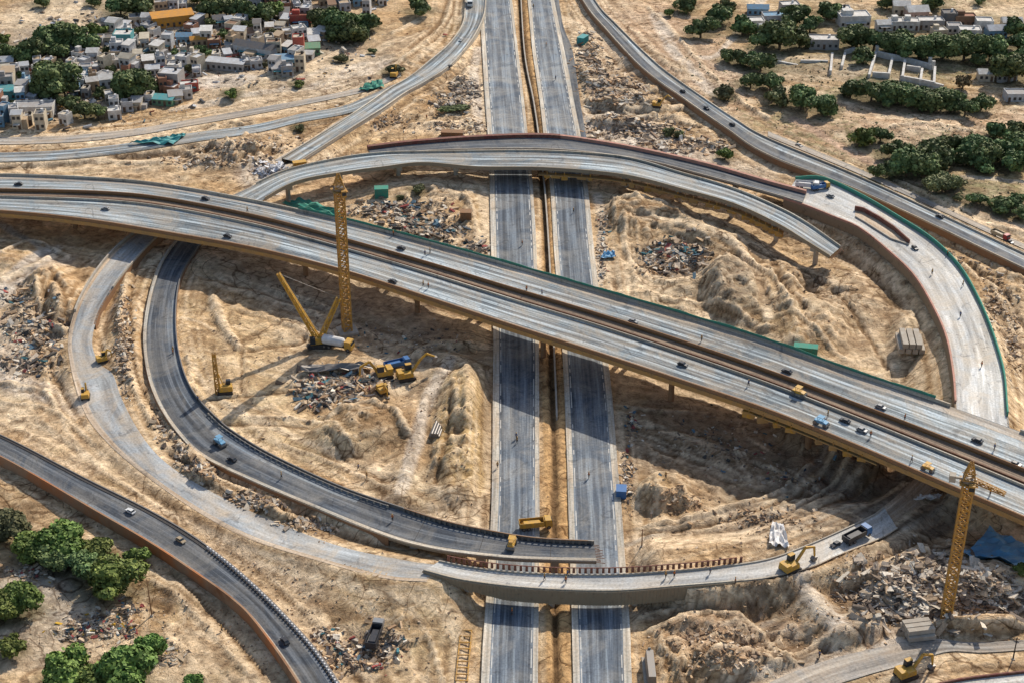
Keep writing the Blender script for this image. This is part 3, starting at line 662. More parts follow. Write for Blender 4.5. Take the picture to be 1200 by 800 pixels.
def poly(pts, soft=4, ragged=6):
    """mask inside a photo-space polygon"""
    P = np.array(pts, float); px, py = PX+WX*ragged, PY+WY*ragged*.6
    ins = np.zeros(X.shape, bool); d = np.full(X.shape, 1e9)
    for a, b in zip(P, np.roll(P, -1, 0)):
        c = ((a[1] > py) != (b[1] > py)) & (px < (b[0]-a[0])*(py-a[1])/(b[1]-a[1]+1e-9)+a[0]); ins ^= c
        ab = b-a; t = np.clip(((px-a[0])*ab[0]+(py-a[1])*ab[1])/(ab@ab), 0, 1)
        d = np.minimum(d, np.hypot(px-a[0]-t*ab[0], py-a[1]-t*ab[1]))
    m = np.clip(np.where(ins, d, -d)/soft*.5+.5, 0, 1); return m*core
# --- roughness of the ground
base = (fbm(X, Y, .02, 4, 3)-.5)*2.2
fine = (rid(X, Y, .13, 5, 11)-.62)*1.0
rough = np.full(X.shape, .8)
ROUGH = [(540, 500, 42, 80, 2.8), (420, 495, 60, 32, 2.6), (500, 600, 60, 15, 1.6), (760, 255, 50, 28, 3), (860, 340, 50, 40, 2.6), (945, 365, 60, 50, 2.2), (810, 320, 110, 70, 1.6),
         (750, 110, 70, 45, 2.6), (720, 150, 50, 15, 3), (520, 250, 60, 40, 2.0), (270, 170, 70, 25, 3.2), (50, 380, 50, 60, 2.6), (215, 500, 25, 110, 3.0), (330, 600, 110, 16, 3),
         (790, 580, 50, 22, 2.4), (850, 620, 110, 35, 1.1), (860, 760, 110, 50, 2.8), (1100, 690, 95, 50, 2.4), (1170, 350, 40, 60, 2), (120, 740, 60, 40, 1.8), (430, 740, 60, 50, 2.4),
         (560, 760, 40, 40, 1.2), (300, 740, 60, 60, 1.2), (540, 110, 40, 40, 2.6), (60, 440, 60, 30, 1.8), (900, 540, 160, 50, 1.4), (300, 380, 80, 50, 1.2), (450, 130, 80, 20, 1.6)]
for a, b, c, d, k in ROUGH: rough = np.maximum(rough, ell(a, b, c, d, 0, .6)*k)
rough *= 1-.55*np.maximum(ell(270, 430, 55, 60, 0, .8), np.maximum(ell(330, 500, 100, 28, 25, .8), np.maximum(ell(260, 700, 110, 60, 30, .8), ell(110, 560, 140, 22, 28, .8))))
gul = rid(X+WX*3, Y*1.0+WY*3, .06, 4, 15)-.6
Z = base*.6+fine*rough*1.35+gul*rough*.85
def sm_(v, a, b): t = np.clip((v-a)/(b-a), 0, 1); return t*t*(3-2*t)
# --- mounds and pits (photo x, y, rx, ry, height, rotation)
HILL = [(545, 520, 38, 70, 4.5, 0), (430, 505, 60, 22, 4.0, -12), (545, 470, 32, 30, 3.0, 0), (505, 585, 40, 14, 1.5, 0), (400, 452, 50, 14, 1.2, 0),
        (755, 255, 42, 17, 4.0, 0), (862, 345, 30, 26, 6.0, 20), (915, 335, 26, 24, 4.5, 60), (945, 385, 40, 28, 4.2, 0), (825, 330, 40, 12, 2.0, -10), (790, 305, 44, 22, -2.6, 0), (800, 270, 60, 8, 2.2, 12),
        (990, 340, 50, 20, 2.0, 30), (1065, 400, 18, 26, 3.5, 0), (730, 120, 40, 9, 2.2, 0), (735, 145, 50, 6, 2.0, 5), (700, 95, 20, 12, 2, 30),
        (60, 340, 28, 28, 4.2, 30), (50, 360, 10, 16, -3.0, 20), (20, 300, 30, 12, 1.6, -20), (290, 180, 50, 14, 3.0, -10), (490, 215, 60, 22, 1.2, 0), (560, 240, 22, 30, 1.5, 0),
        (775, 580, 36, 17, 3.4, 0), (850, 612, 90, 15, 2.2, -10), (740, 652, 40, 7, 3.0, 0), (830, 745, 60, 18, 2.5, -5), (870, 780, 60, 16, 3.0, 0), (790, 770, 25, 20, 1.5, 0),
        (1100, 688, 80, 30, 3.0, 5), (1010, 735, 22, 16, 3.2, 0), (1005, 665, 50, 12, 2.5, -25), (1170, 690, 50, 25, 2.5, 0), (1150, 738, 70, 7, 3.4, -3),
        (215, 505, 12, 60, 2.2, -25), (135, 400, 10, 60, 1.6, 8), (290, 590, 80, 10, 2.6, 24), (150, 400, 14, 80, 1.4, 0),
        (240, 300, 60, 12, .8, 0), (470, 740, 40, 18, 1.5, 20), (440, 750, 22, 20, -2, 0), (470, 705, 60, 12, 1.0, 8), (215, 700, 20, 20, 1, 0),
        (1130, 225, 60, 22, 1.8, 0), (1050, 150, 100, 14, 1.5, 0), (950, 75, 30, 10, 1.2, 0), (300, 100, 60, 12, 1.2, -12), (480, 60, 30, 20, 1.5, 0), (915, 285, 50, 10, -1, 30),
        (960, 600, 30, 10, 2, -30), (1000, 545, 30, 20, 4.5, 30), (940, 510, 26, 16, 4.5, 20), (1165, 350, 22, 40, 2, 60)]
for a, b, c, d, k, ro in HILL: Z += ell(a, b, c, d, ro, 1.1, .3)*k*(.75+.5*fbm(X, Y, .15, 3, 77))
# ridge roads in photo space
def ridge(pts, w, h, soft=1.2): 
    global Z
    m = line(pts, w, soft, .12); Z = Z*(1-m)+m*h
ridge([(527, 430), (505, 470), (492, 510), (478, 560), (470, 585)], 15, 2.6, 2.4)
ridge([(930, 668), (940, 695), (955, 715), (985, 748)], 17, 3.4, 2.0)
ridge([(745, 262), (800, 268), (860, 290), (885, 330), (900, 380)], 6, 2.6)
ridge([(985, 690), (1030, 672), (1080, 650)], 7, 2.6)
# --- berms (+) and cuts (-) pushed up by the machines
BERM = [([(240, 469), (337, 459)], 2, -.8), ([(293, 409), (350, 399), (357, 393)], 3, -1.2), ([(267, 489), (367, 495), (417, 535)], 2.5, .8), ([(262, 497), (360, 503), (405, 540)], 2, -.7), ([(343, 455), (357, 439), (433, 434)], 3, 1.4), ([(483, 419), (517, 405), (577, 407)], 5, 2.0),
        ([(387, 495), (413, 482), (460, 492), (478, 515)], 4, 2.0), ([(283, 400), (283, 459)], 2, -.7), ([(250, 350), (262, 380), (280, 405)], 5, 1.6), ([(220, 420), (228, 455), (250, 480)], 3, 1.0), ([(330, 520), (400, 548), (460, 575)], 2.5, 1.0), ([(560, 430), (572, 470), (572, 560), (560, 600)], 4, 1.6),
        ([(530, 470), (525, 520), (510, 570)], 3, -1.4), ([(700, 470), (760, 480), (830, 485)], 2, .7), ([(740, 500), (800, 505), (860, 520)], 2, -.6), ([(745, 620), (820, 612), (900, 585), (950, 545)], 3, 1.3), ([(750, 628), (830, 622), (910, 596), (965, 556)], 3, -1.2), ([(930, 600), (985, 560), (1020, 530)], 3, 1.2), ([(950, 612), (1010, 575), (1050, 545)], 3, -1.2), ([(1010, 600), (1060, 570)], 3, 1.1), ([(1050, 620), (1090, 590), (1130, 580)], 4, 1.2),
        ([(740, 720), (800, 715), (880, 712)], 4, 1.2), ([(760, 740), (830, 725), (880, 735), (930, 780)], 4, 1.6), ([(800, 790), (850, 760), (900, 770)], 4, -1.6), ([(770, 760), (790, 780), (800, 800)], 3, 1.3), ([(1000, 690), (1060, 665), (1090, 650)], 3, 1.3), ([(960, 670), (1020, 650), (1060, 630)], 3, 1.1),
        ([(690, 250), (740, 240), (800, 255), (870, 285)], 3, 1.3), ([(730, 262), (735, 295), (760, 325), (800, 332), (840, 325)], 4, 1.6), ([(850, 300), (900, 330), (930, 380), (990, 420)], 3, 1.4), ([(880, 290), (940, 320), (1000, 370), (1040, 430)], 3, -1.2), ([(760, 345), (830, 360), (900, 390)], 3, 1.1), ([(905, 310), (915, 345), (940, 375)], 4, -1.6), ([(1000, 300), (1040, 335), (1070, 380)], 3, 1.2),
        ([(240, 165), (260, 180), (300, 182)], 3, 1.8), ([(230, 180), (270, 195), (320, 180)], 3, -1.5), ([(260, 160), (275, 190)], 3, 1.6), ([(0, 195), (100, 190), (190, 192)], 3, 1.2), ([(20, 178), (120, 186), (220, 180)], 2.5, -1.0), ([(400, 60), (350, 85), (270, 112)], 2.5, 1.0), ([(460, 40), (500, 20)], 3, 1), ([(530, 0), (520, 30), (490, 62), (440, 90)], 2.5, 1.2), ([(524, 0), (512, 30), (480, 60)], 2, -1.0), ([(532, -5), (528, 20), (505, 52)], 2, -.9),
        ([(480, 205), (540, 208), (575, 235), (572, 290)], 3, 1.0), ([(520, 225), (550, 240), (560, 280)], 3, 1.2), ([(500, 145), (560, 140)], 3, 1.2), ([(680, 120), (740, 130), (800, 128)], 3, 1.5), ([(690, 132), (750, 140), (820, 150)], 3, -1.5), ([(680, 145), (760, 152), (850, 175)], 3, 1.4), ([(700, 70), (720, 95), (760, 105)], 3, 1.4), ([(690, 100), (740, 112)], 2.5, 1.3),
        ([(760, 10), (790, 40), (850, 105), (900, 140)], 3, 1.0), ([(700, 10), (735, 50), (780, 85)], 2.5, -1), ([(1000, 170), (1060, 150), (1140, 155)], 3, .9), ([(1040, 205), (1120, 250), (1200, 275)], 2.5, .9), ([(1110, 300), (1160, 340), (1190, 400), (1195, 470)], 3, 1.3), ([(1130, 305), (1180, 350), (1210, 400)], 3, -1.2),
        ([(0, 300), (40, 285), (80, 300)], 3, 1.2), ([(0, 330), (40, 312), (62, 300)], 4, 1.4), ([(45, 340), (50, 375), (75, 392)], 3, 2.2), ([(60, 325), (75, 350), (80, 380)], 3, -1.6), ([(0, 470), (60, 480), (110, 520)], 2.5, .8), ([(60, 430), (80, 470), (100, 500)], 3, -1), ([(0, 450), (50, 458), (80, 500)], 3, 1),
        ([(120, 330), (118, 380), (125, 420)], 2, 1), ([(150, 320), (142, 380), (150, 440), (180, 500)], 2.5, 1.5), ([(160, 310), (153, 370), (160, 440), (192, 500)], 2, -1.2), ([(190, 520), (250, 560), (330, 595), (420, 630)], 2.5, 1.4), ([(200, 535), (260, 572), (340, 606)], 2.5, -1.2),
        ([(60, 560), (150, 610), (240, 660), (300, 720)], 2, .5), ([(110, 545), (200, 600), (300, 650), (420, 680)], 2.5, .8), ([(300, 660), (360, 720), (410, 790)], 2.5, .8), ([(340, 670), (420, 700), (500, 710), (545, 750)], 3, 1.1), ([(400, 705), (440, 740), (450, 790)], 3, -1.2), ([(460, 710), (500, 745), (520, 800)], 3, 1.1), ([(480, 690), (540, 700)], 3, .8), ([(180, 680), (230, 720), (290, 790)], 3, .9), ([(200, 670), (260, 730), (310, 790)], 2.5, -.8), ([(150, 700), (155, 740), (180, 780)], 3, 1)]
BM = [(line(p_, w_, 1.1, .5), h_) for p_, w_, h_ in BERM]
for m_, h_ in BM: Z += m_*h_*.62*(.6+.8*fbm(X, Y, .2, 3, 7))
# --- road corridors
D1 = np.full(X.shape, 60.0); S1 = np.zeros(X.shape)
ix = lambda v: np.clip(np.searchsorted(xs, v), 0, nx-1); iy = lambda v: np.clip(np.searchsorted(ys, v), 0, ny-1)
def stamp(r, rad, fn, i0=0, i1=None, step=1):
    for i in range(i0, i1 or r.n, step):
        c = r.C[i]; a, b = ix(c[0]-rad), ix(c[0]+rad)+1; e, f = iy(c[1]-rad), iy(c[1]+rad)+1
        if b-a < 2 or f-e < 2: continue
        sl = (slice(a, b), slice(e, f)); fn(sl, np.hypot(X[sl]-c[0], Y[sl]-c[1]), r, i)
for rr in (r8, r9, r9b, r9c, r3, r4a, r4, r5, r10, r11, hl, hr, r7, r6, near):
    def f(sl, d, r, i):
        dd = d-r.W[i]/2; m = dd < D1[sl]; D1[sl] = np.where(m, dd, D1[sl]); S1[sl] = np.where(m, r.s[i], S1[sl])
    stamp(rr, 40, f, step=2)
def fill(r, slope, i0=0, i1=None, drop=.35, rad=30):
    E = np.full(X.shape, -50.0)
    def f(sl, d, r, i): E[sl] = np.maximum(E[sl], r.C[i][2]-drop-np.maximum(0, d-r.W[i]/2-.3)*slope)
    stamp(r, rad, f, i0, i1)
    global Z
    Z = np.maximum(Z, E+(fine*rough*.5))
# parallel ruts beside the roads and benches cut by the excavators
rut = rid(S1*.015+WX*.4, D1*.28, 1.0, 3, 141)-.6; Z += rut*np.clip(D1/3, 0, 1)*np.clip((26-D1)/10, 0, 1)*core*1.5*np.clip(rough, .6, 1.6)*.8
tb = 1.25; q_ = Z/tb+.35*WX; fl_ = np.floor(q_); tz = (fl_+sm_(q_-fl_, .5, .95)-.35*WX)*tb; km = np.clip((rough-.9)/.8, 0, 1)*.5*core; Z = Z*(1-km)+tz*km
fill(r4a, .3, int(r4a.n*.5), None, .3); fill(r4, .7, int(r4.n*.70), None); fill(r3, .9, int(r3.n*.45), int(r3.n*.79), .9); fill(r9, .7, 0, None, .7)
fill(r7, .8, 0, None, 3.2); fill(r5, .30, 0, None, 2.4); fill(r8, .4, 0, None, 1.9)
_E = np.full(X.shape, -50.0)
def _f(sl, d, r, i):
    c = r.C[i]; u = (r.B[i]-r.A[i])/r.W[i]; side = ((X[sl]-c[0])*u[0]+(Y[sl]-c[1])*u[1])
    _E[sl] = np.maximum(_E[sl], np.where(side > 0, c[2]-.5-np.maximum(0, d-r.W[i]/2-9)*.45, -50))
j0 = next(i for i in range(r4.n) if proj(*r4.C[i])[0] > 752); stamp(r4, 34, _f, j0, int(r4.n*.9)); Z = np.maximum(Z, _E+fine*rough*.3)
FL = np.full(X.shape, 99.0); FZ = np.zeros(X.shape)
def flat(r, z, mar=4.0, i0=0, i1=None, foot=.6, hard=False):
    """bring the ground to just under the road"""
    DD = np.full(X.shape, 99.0); ZZ = np.zeros(X.shape)
    def f(sl, d, r, i):
        dd = d-r.W[i]/2; m = dd < DD[sl]; DD[sl] = np.where(m, dd, DD[sl]); ZZ[sl] = np.where(m, (r.C[i][2]-(.07 if hard else .22)) if z is None else z, ZZ[sl])
    stamp(r, r.W.max()/2+mar+3, f, i0, i1)
    global Z
    t = np.clip((DD-foot)/mar, 0, 1); t = t*t*(3-2*t); Z = np.where(DD < 90, ZZ*(1-t)+Z*t, Z)
flat(hl, 0.0, 7, foot=2); flat(hr, 0.0, 7, foot=2); flat(sh, .15, 2)
# cap under walls/decks so soil never pierces them
def cap(r, drop=.5, extra=.2, i0=0, i1=None):
    def f(sl, d, r, i): Z[sl] = np.where(d < r.W[i]/2+extra, np.minimum(Z[sl], r.C[i][2]-drop), Z[sl])
    stamp(r, 18, f, i0, i1)
for q in (r3, r4, r5, r7, r8, r9, r9b, r9c, r9d, r10, r11, r8b, r6b): cap(q, .35)
cap(r4a, .2, .0)
flat(r9c, None, 3); flat(r10, None, 3); flat(r4a, None, 2.5, int(r4a.n*.31), None, .3, True); flat(r4c, None, 3, 0, None, .3, True); flat(r9b, None, 2); flat(r8b, None, 2); flat(r9d, None, 2)
for q in (far, near, r6): cap(q, 3.2, .5)
# sandy fill between the highway and the decks must not stand on the carriageways
flat(hl, 0.0, 1.5, foot=1.2); flat(hr, 0.0, 1.5, foot=1.2)
medm = poly([(600, -40), (634, 225), (634, 400), (640, 900), (672, 900), (664, 400), (648, 225), (618, -40)], 2, 0)
Z = Z*(1-medm)+medm*(-.1+.5*rid(X, Y, .5, 3, 8))
md = line([(608, -40), (614, 60), (625, 120), (632, 170), (637, 225), (641, 300), (645, 400), (648, 470), (650, 540), (650, 600), (651, 740), (652, 880)], 4, .8, 0); Z -= md*.9
far_out = ~core; Z = np.where(far_out, base*.4, Z)
def zat(x, y):
    i = min(max(int(np.searchsorted(xs, x))-1, 0), nx-2); j = min(max(int(np.searchsorted(ys, y))-1, 0), ny-2)
    fx = (x-xs[i])/(xs[i+1]-xs[i]); fy = (y-ys[j])/(ys[j+1]-ys[j])
    return float(Z[i, j]*(1-fx)*(1-fy)+Z[i+1, j]*fx*(1-fy)+Z[i, j+1]*(1-fx)*fy+Z[i+1, j+1]*fx*fy)
def T(px, py, up=0.0):
    """ground point seen at a photo position (up = height above ground of the seen point)"""
    g = G(px, py, up)
    for _ in range(4): g = G(px, py, zat(g.x, g.y)+up)
    return Vector((g.x, g.y, zat(g.x, g.y)))
# --- colours
n1 = fbm(X, Y, .035, 5, 41); n2 = fbm(X, Y, .16, 4, 51); n3 = rid(X, Y, .3, 3, 61); n4 = fbm(X, Y, .6, 3, 71)
c_sand = np.array((.57, .402, .235)); c_lt = np.array((.75, .59, .405)); c_dk = np.array((.25, .15, .075)); c_or = np.array((.50, .31, .15)); c_gr = np.array((.36, .31, .25)); c_gn = np.array((.16, .16, .07)); c_wh = np.array((.64, .56, .47)); c_dust = np.array((.16, .125, .10)); c_pk = np.array((.52, .36, .26))
def sm(v, a, b): t = np.clip((v-a)/(b-a), 0, 1); return t*t*(3-2*t)
K = np.zeros(X.shape+(3,))+c_sand
def mix(c, m): 
    global K
    K = K*(1-m[..., None])+np.asarray(c)*m[..., None]
mix(c_lt, sm(n1, .50, .62)*.8); mix(c_dk, sm(n2, .54, .70)*.55); mix(c_or, sm(fbm(X, Y, .05, 4, 91), .5, .65)*.5)
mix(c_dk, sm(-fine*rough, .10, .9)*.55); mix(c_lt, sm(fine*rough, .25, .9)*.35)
PAINT = [  # px, py, rx, ry, rot, colour, strength
    (790, 60, 110, 45, 30, c_pk, .6), (1080, 150, 160, 40, 0, c_pk, .5), (1130, 20, 120, 22, 0, c_lt, .5), (1000, 85, 120, 14, 0, c_gr, .5), (300, 60, 170, 60, 0, c_gr, .6), (100, 60, 150, 70, 0, c_gr, .75),
    (330, 105, 110, 30, -10, c_lt, .5), (400, 90, 60, 10, -15, c_wh, .6), (90, 190, 120, 14, 0, c_lt, .5), (260, 97, 40, 9, 0, c_wh, .85), (60, 20, 90, 14, -5, c_lt, .7), (150, 20, 40, 8, 0, c_gr, .8),
    (35, 330, 60, 12, -30, c_wh, .8), (40, 380, 45, 35, 0, c_gr, .7), (20, 420, 30, 40, 0, c_wh, .6), (40, 455, 60, 14, 20, c_wh, .8), (60, 345, 32, 32, 0, c_or, .8), (80, 460, 30, 14, 0, c_dk, .4),
    (270, 420, 60, 70, 0, np.array((.68, .49, .28)), .85), (330, 500, 110, 34, 25, np.array((.70, .52, .31)), .85), (430, 500, 60, 26, 0, c_dk, .5), (400, 350, 160, 40, 20, c_gr, .55), (545, 520, 36, 70, 0, np.array((.52, .35, .15)), .7),
    (860, 300, 130, 60, 25, np.array((.56, .41, .25)), .6), (1000, 345, 70, 50, 40, np.array((.54, .40, .26)), .6), (755, 258, 40, 20, 0, c_dk, .5), (860, 345, 28, 26, 0, c_dust, .55), (790, 305, 48, 24, 0, c_gr, .6),
    (830, 520, 130, 60, 10, c_dust, .62), (1000, 590, 130, 60, -10, c_dust, .55), (840, 630, 120, 26, -8, np.array((.70, .54, .37)), .8), (790, 585, 50, 16, 0, c_or, .4), (900, 740, 50, 55, 0, c_dust, .45), (1005, 725, 34, 32, 0, c_dust, .65),  # dark ellipses paint in shade below the flyover and on the shaded slopes
    (1100, 690, 100, 45, 0, c_gr, .45), (1000, 765, 150, 22, -15, c_wh, .75), (860, 750, 80, 30, 0, c_pk, .5), (1150, 738, 70, 8, -3, c_or, .8), (780, 715, 60, 14, 0, c_gr, .4),
    (50, 710, 70, 45, 20, c_gr, .7), (80, 690, 40, 35, 20, np.array((.30, .28, .26)), .7), (20, 770, 60, 20, 0, c_gr, .5), (280, 720, 90, 70, 40, np.array((.66, .48, .30)), .75), (470, 730, 80, 50, 20, np.array((.66, .49, .29)), .75), (200, 640, 300, 24, 28, np.array((.66, .49, .30)), .6),
    (215, 500, 22, 90, -25, c_gr, .4), (330, 605, 90, 10, 22, c_dk, .45), (150, 420, 18, 110, 0, c_or, .45), (560, 110, 30, 60, 0, c_lt, .5), (520, 215, 70, 25, 0, c_lt, .6), (545, 150, 60, 10, 0, c_lt, .5),
    (720, 150, 60, 20, 5, c_wh, .6), (790, 175, 110, 14, 15, c_wh, .65), (720, 110, 40, 30, 30, c_gr, .6), (1110, 60, 120, 50, 0, c_gn, .5), (1110, 200, 110, 35, 0, c_gn, .4), (930, 60, 60, 25, 0, c_gn, .3),
    (800, 615, 20, 6, 0, c_or, .8), (965, 40, 60, 60, 0, c_gn, .25), (310, 208, 30, 22, 0, c_wh, .9)]
for a, b, c, d, ro, col, st in PAINT: mix(col, ell(a, b, c, d, ro, .7, .45)*st)
# haul tracks and ruts
LINES = [  # points, width, colour, strength
    ([(527, 430), (505, 470), (492, 510), (478, 560), (470, 585)], 8, c_wh, .75), ([(640, 10), (780, 90), (830, 150)], 4, c_lt, .7), ([(770, 20), (790, 60), (820, 95), (835, 110)], 8, c_wh, .8), ([(900, -10), (870, 30), (840, 65), (820, 68)], 5, c_wh, .7),
    ([(820, 95), (760, 60), (735, 45)], 4, c_lt, .6), ([(930, 668), (940, 695), (955, 715), (985, 748)], 11, c_wh, .85), ([(985, 690), (1030, 672), (1080, 650)], 6, c_lt, .8), ([(880, 650), (760, 690)], 3, c_lt, .3),
    ([(745, 262), (800, 268), (860, 290), (885, 330), (900, 380)], 6, c_lt, .8), ([(0, 332), (55, 295), (60, 300), (0, 345)], 7, c_wh, .85), ([(0, 262), (30, 280), (55, 300)], 5, c_gr, .8),
    ([(218, 420), (260, 470), (330, 505), (420, 550)], 5, c_lt, .8), ([(240, 430), (300, 480), (380, 520), (430, 555)], 3, c_dk, .4), ([(310, 620), (400, 680), (470, 760), (500, 800)], 5, c_lt, .6), ([(400, 690), (450, 710), (520, 730), (550, 800)], 7, c_lt, .6), ([(470, 700), (500, 760), (510, 800)], 3, c_dk, .4),
    ([(60, 500), (150, 560), (240, 620), (330, 700), (400, 790)], 4, c_dk, .3), ([(20, 480), (110, 540), (200, 600), (300, 650), (400, 680), (490, 690)], 5, c_lt, .6), ([(170, 690), (175, 760), (200, 800)], 5, c_lt, .4), ([(180, 660), (210, 700), (240, 740), (300, 790)], 4, c_lt, .5),
    ([(730, 640), (800, 620), (900, 585), (960, 540), (1000, 500)], 5, c_gr, .7), ([(760, 620), (830, 600), (920, 580)], 5, c_lt, .6), ([(880, 610), (960, 555), (985, 530)], 4, c_lt, .45), ([(1000, 620), (1060, 580), (1090, 550)], 4, c_gr, .5), ([(1040, 640), (1100, 600), (1140, 575)], 3, c_gr, .5),
    ([(0, 160), (120, 158), (230, 146), (300, 122), (380, 90), (440, 60), (500, 40)], 5, c_lt, .7), ([(200, 130), (300, 112), (380, 100)], 3, c_wh, .5), ([(490, 200), (560, 215), (570, 260), (560, 300)], 6, c_lt, .7), ([(560, 60), (555, 90), (562, 150)], 6, c_wh, .7),
    ([(930, 200), (1010, 232), (1100, 290), (1170, 340), (1200, 380)], 3, c_lt, .5), ([(930, 140), (1000, 180), (1100, 225), (1200, 270)], 6, c_pk, .8), ([(980, 160), (1040, 175), (1060, 160), (1200, 150)], 4, c_lt, .6), ([(1080, 240), (1120, 215), (1200, 215)], 4, c_wh, .5), ([(1150, 260), (1180, 262), (1200, 270)], 4, c_lt, .6),
    ([(860, 70), (1000, 72), (1020, 80)], 5, c_lt, .5), ([(1030, 140), (1100, 143), (1200, 125)], 5, c_lt, .7), ([(700, 230), (705, 260), (700, 330)], 5, c_wh, .5), ([(960, 330), (1000, 360), (1050, 430)], 5, c_lt, .5), ([(800, 360), (870, 385), (960, 420), (1080, 455)], 5, c_lt, .6),
    ([(760, 720), (860, 700), (930, 690)], 5, c_lt, .4), ([(960, 790), (1040, 755), (1090, 748)], 6, c_wh, .6)]
# tyre-track grain running with the nearest road
grain = fbm(S1*.022+WX*.3, D1*.85, 1.0, 4, 101); gm = sm(-D1, -26, -3)*(D1 > 0)*core
mix(c_lt, gm*sm(grain, .52, .64)*.6); mix(c_dk, gm*sm(-grain, -.47, -.34)*.55)
# diagonal scraper streaks in the open cuts
gr2 = fbm((X*.8+Y*.6)*.03, (X*.6-Y*.8)*.5, 1., 4, 111); gr3 = fbm((X*.9-Y*.45)*.03+WX, (X*.45+Y*.9)*.55, 1., 4, 121)
cut = np.maximum(ell(930, 740, 70, 50), ell(1000, 610, 130, 60)); mix(c_dust*.55, cut*sm(gr2, .5, .62)*.6); mix(c_gr, cut*sm(-gr2, -.46, -.36)*.5)
opn = np.maximum(ell(280, 440, 110, 90), ell(900, 330, 150, 80)); opn = np.maximum(opn, ell(300, 700, 260, 90)); opn = np.maximum(opn, ell(1050, 100, 200, 130))
mix(c_lt, opn*sm(gr3, .53, .64)*.4); mix(c_dk, opn*sm(-gr3, -.44, -.34)*.35)
mix(c_gn, sm(fbm(X, Y, .09, 4, 131), .56, .66)*sm(n4, .4, .6)*np.maximum(ell(1080, 130, 200, 140), .25*core)*.6)
for pts, wd, col, st in LINES: mix(col, line(pts, wd, .8, .5)*st)
for m_, h_ in BM: mix(c_dk if h_ < 0 else c_lt, m_*.55)  # shade painted along the relief: cuts darkened, berms lightened
# random wheel tracks over the open sand
tg_ = np.random.default_rng(5)
for bx in [(250, 420, 60, 60), (320, 500, 80, 30), (300, 690, 150, 60), (480, 730, 70, 50), (960, 350, 90, 60), (820, 640, 90, 20), (1030, 770, 120, 20), (900, 600, 90, 40), (380, 80, 110, 30), (790, 60, 70, 50), (1080, 150, 130, 30), (950, 730, 60, 40), (100, 600, 100, 60), (520, 230, 50, 40), (60, 450, 60, 50), (870, 540, 90, 40)]:
    for q in range(7):
        p0 = np.array(bx[:2])+tg_.normal(size=2)*np.array(bx[2:])*.6; a0 = tg_.random()*6.28; pts_ = [p0]
        for k in range(4): a0 += tg_.normal()*.5; pts_.append(pts_[-1]+np.array((math.cos(a0), math.sin(a0)*.55))*tg_.uniform(14, 30))
        cc = c_lt if tg_.random() < .55 else c_dk
        for dxy in (0, 5): mix(cc, line([(p[0]+dxy, p[1]+dxy*.4) for p in pts_], 1.5, .9, .2)*.5)
# shading painted into the soil colour: hollows darkened, crests lightened
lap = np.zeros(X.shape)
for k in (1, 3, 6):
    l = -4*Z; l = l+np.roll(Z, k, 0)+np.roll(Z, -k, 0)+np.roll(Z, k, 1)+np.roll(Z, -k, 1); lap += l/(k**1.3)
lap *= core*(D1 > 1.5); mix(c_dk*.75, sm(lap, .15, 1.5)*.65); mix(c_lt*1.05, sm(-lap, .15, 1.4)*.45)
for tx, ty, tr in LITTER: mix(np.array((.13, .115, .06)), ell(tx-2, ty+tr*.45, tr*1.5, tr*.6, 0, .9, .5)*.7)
# median soil, with the trench shadow painted dark along the ditch
mix(np.array((.62, .38, .17)), medm*.9); mix(c_dk*.4, md*.9); mix(c_dk, medm*sm(n4, .5, .65)*.5)
K *= (.80+.40*n4)[..., None]*(.9+.2*n3)[..., None]
idx = np.arange(nx*ny).reshape(nx, ny)
fa = np.stack([idx[:-1, :-1], idx[1:, :-1], idx[1:, 1:], idx[:-1, 1:]], -1).reshape(-1, 4)
me = bpy.data.meshes.new('ground'); me.vertices.add(nx*ny)
me.vertices.foreach_set('co', np.stack([X, Y, Z], -1).astype(np.float32).ravel())
me.loops.add(fa.size); me.loops.foreach_set('vertex_index', fa.astype(np.int32).ravel())
me.polygons.add(len(fa)); me.polygons.foreach_set('loop_start', np.arange(0, fa.size, 4, dtype=np.int32)); me.update(calc_edges=True)
me.polygons.foreach_set('use_smooth', np.ones(len(fa), bool))
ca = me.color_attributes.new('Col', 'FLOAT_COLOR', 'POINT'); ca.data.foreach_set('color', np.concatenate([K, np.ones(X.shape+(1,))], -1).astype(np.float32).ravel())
m, nt, b = new_mat('bare_earth', .95, 0, .1); L = nt.links
at = N(nt, 'ShaderNodeVertexColor', layer_name='Col'); tc = N(nt, 'ShaderNodeTexCoord')
no1 = N(nt, 'ShaderNodeTexNoise', i_Scale=.55, i_Detail=9.0, i_Roughness=.72, i_Distortion=.6); L.new(tc.outputs['Object'], no1.inputs['Vector'])
no2 = N(nt, 'ShaderNodeTexNoise', i_Scale=.14, i_Detail=6.0, i_Roughness=.6, i_Distortion=1.2); L.new(tc.outputs['Object'], no2.inputs['Vector'])
r1 = ramp(nt, [(.32, (.42, .37, .34)), (.48, (.96, .94, .92)), (.70, (1.38, 1.38, 1.38))]); L.new(no1.outputs['Fac'], r1.inputs[0])
r2 = ramp(nt, [(.32, (.68, .64, .6)), (.55, (1.02, 1.02, 1.0)), (.75, (1.2, 1.2, 1.2))]); L.new(no2.outputs['Fac'], r2.inputs[0])
x1 = N(nt, 'ShaderNodeMix', data_type='RGBA', blend_type='MULTIPLY'); x1.inputs[0].default_value = 1; L.new(at.outputs[0], x1.inputs[6]); L.new(r1.outputs[0], x1.inputs[7])
x2 = N(nt, 'ShaderNodeMix', data_type='RGBA', blend_type='MULTIPLY'); x2.inputs[0].default_value = 1; L.new(x1.outputs[2], x2.inputs[6]); L.new(r2.outputs[0], x2.inputs[7])
prev = x2.outputs[2]
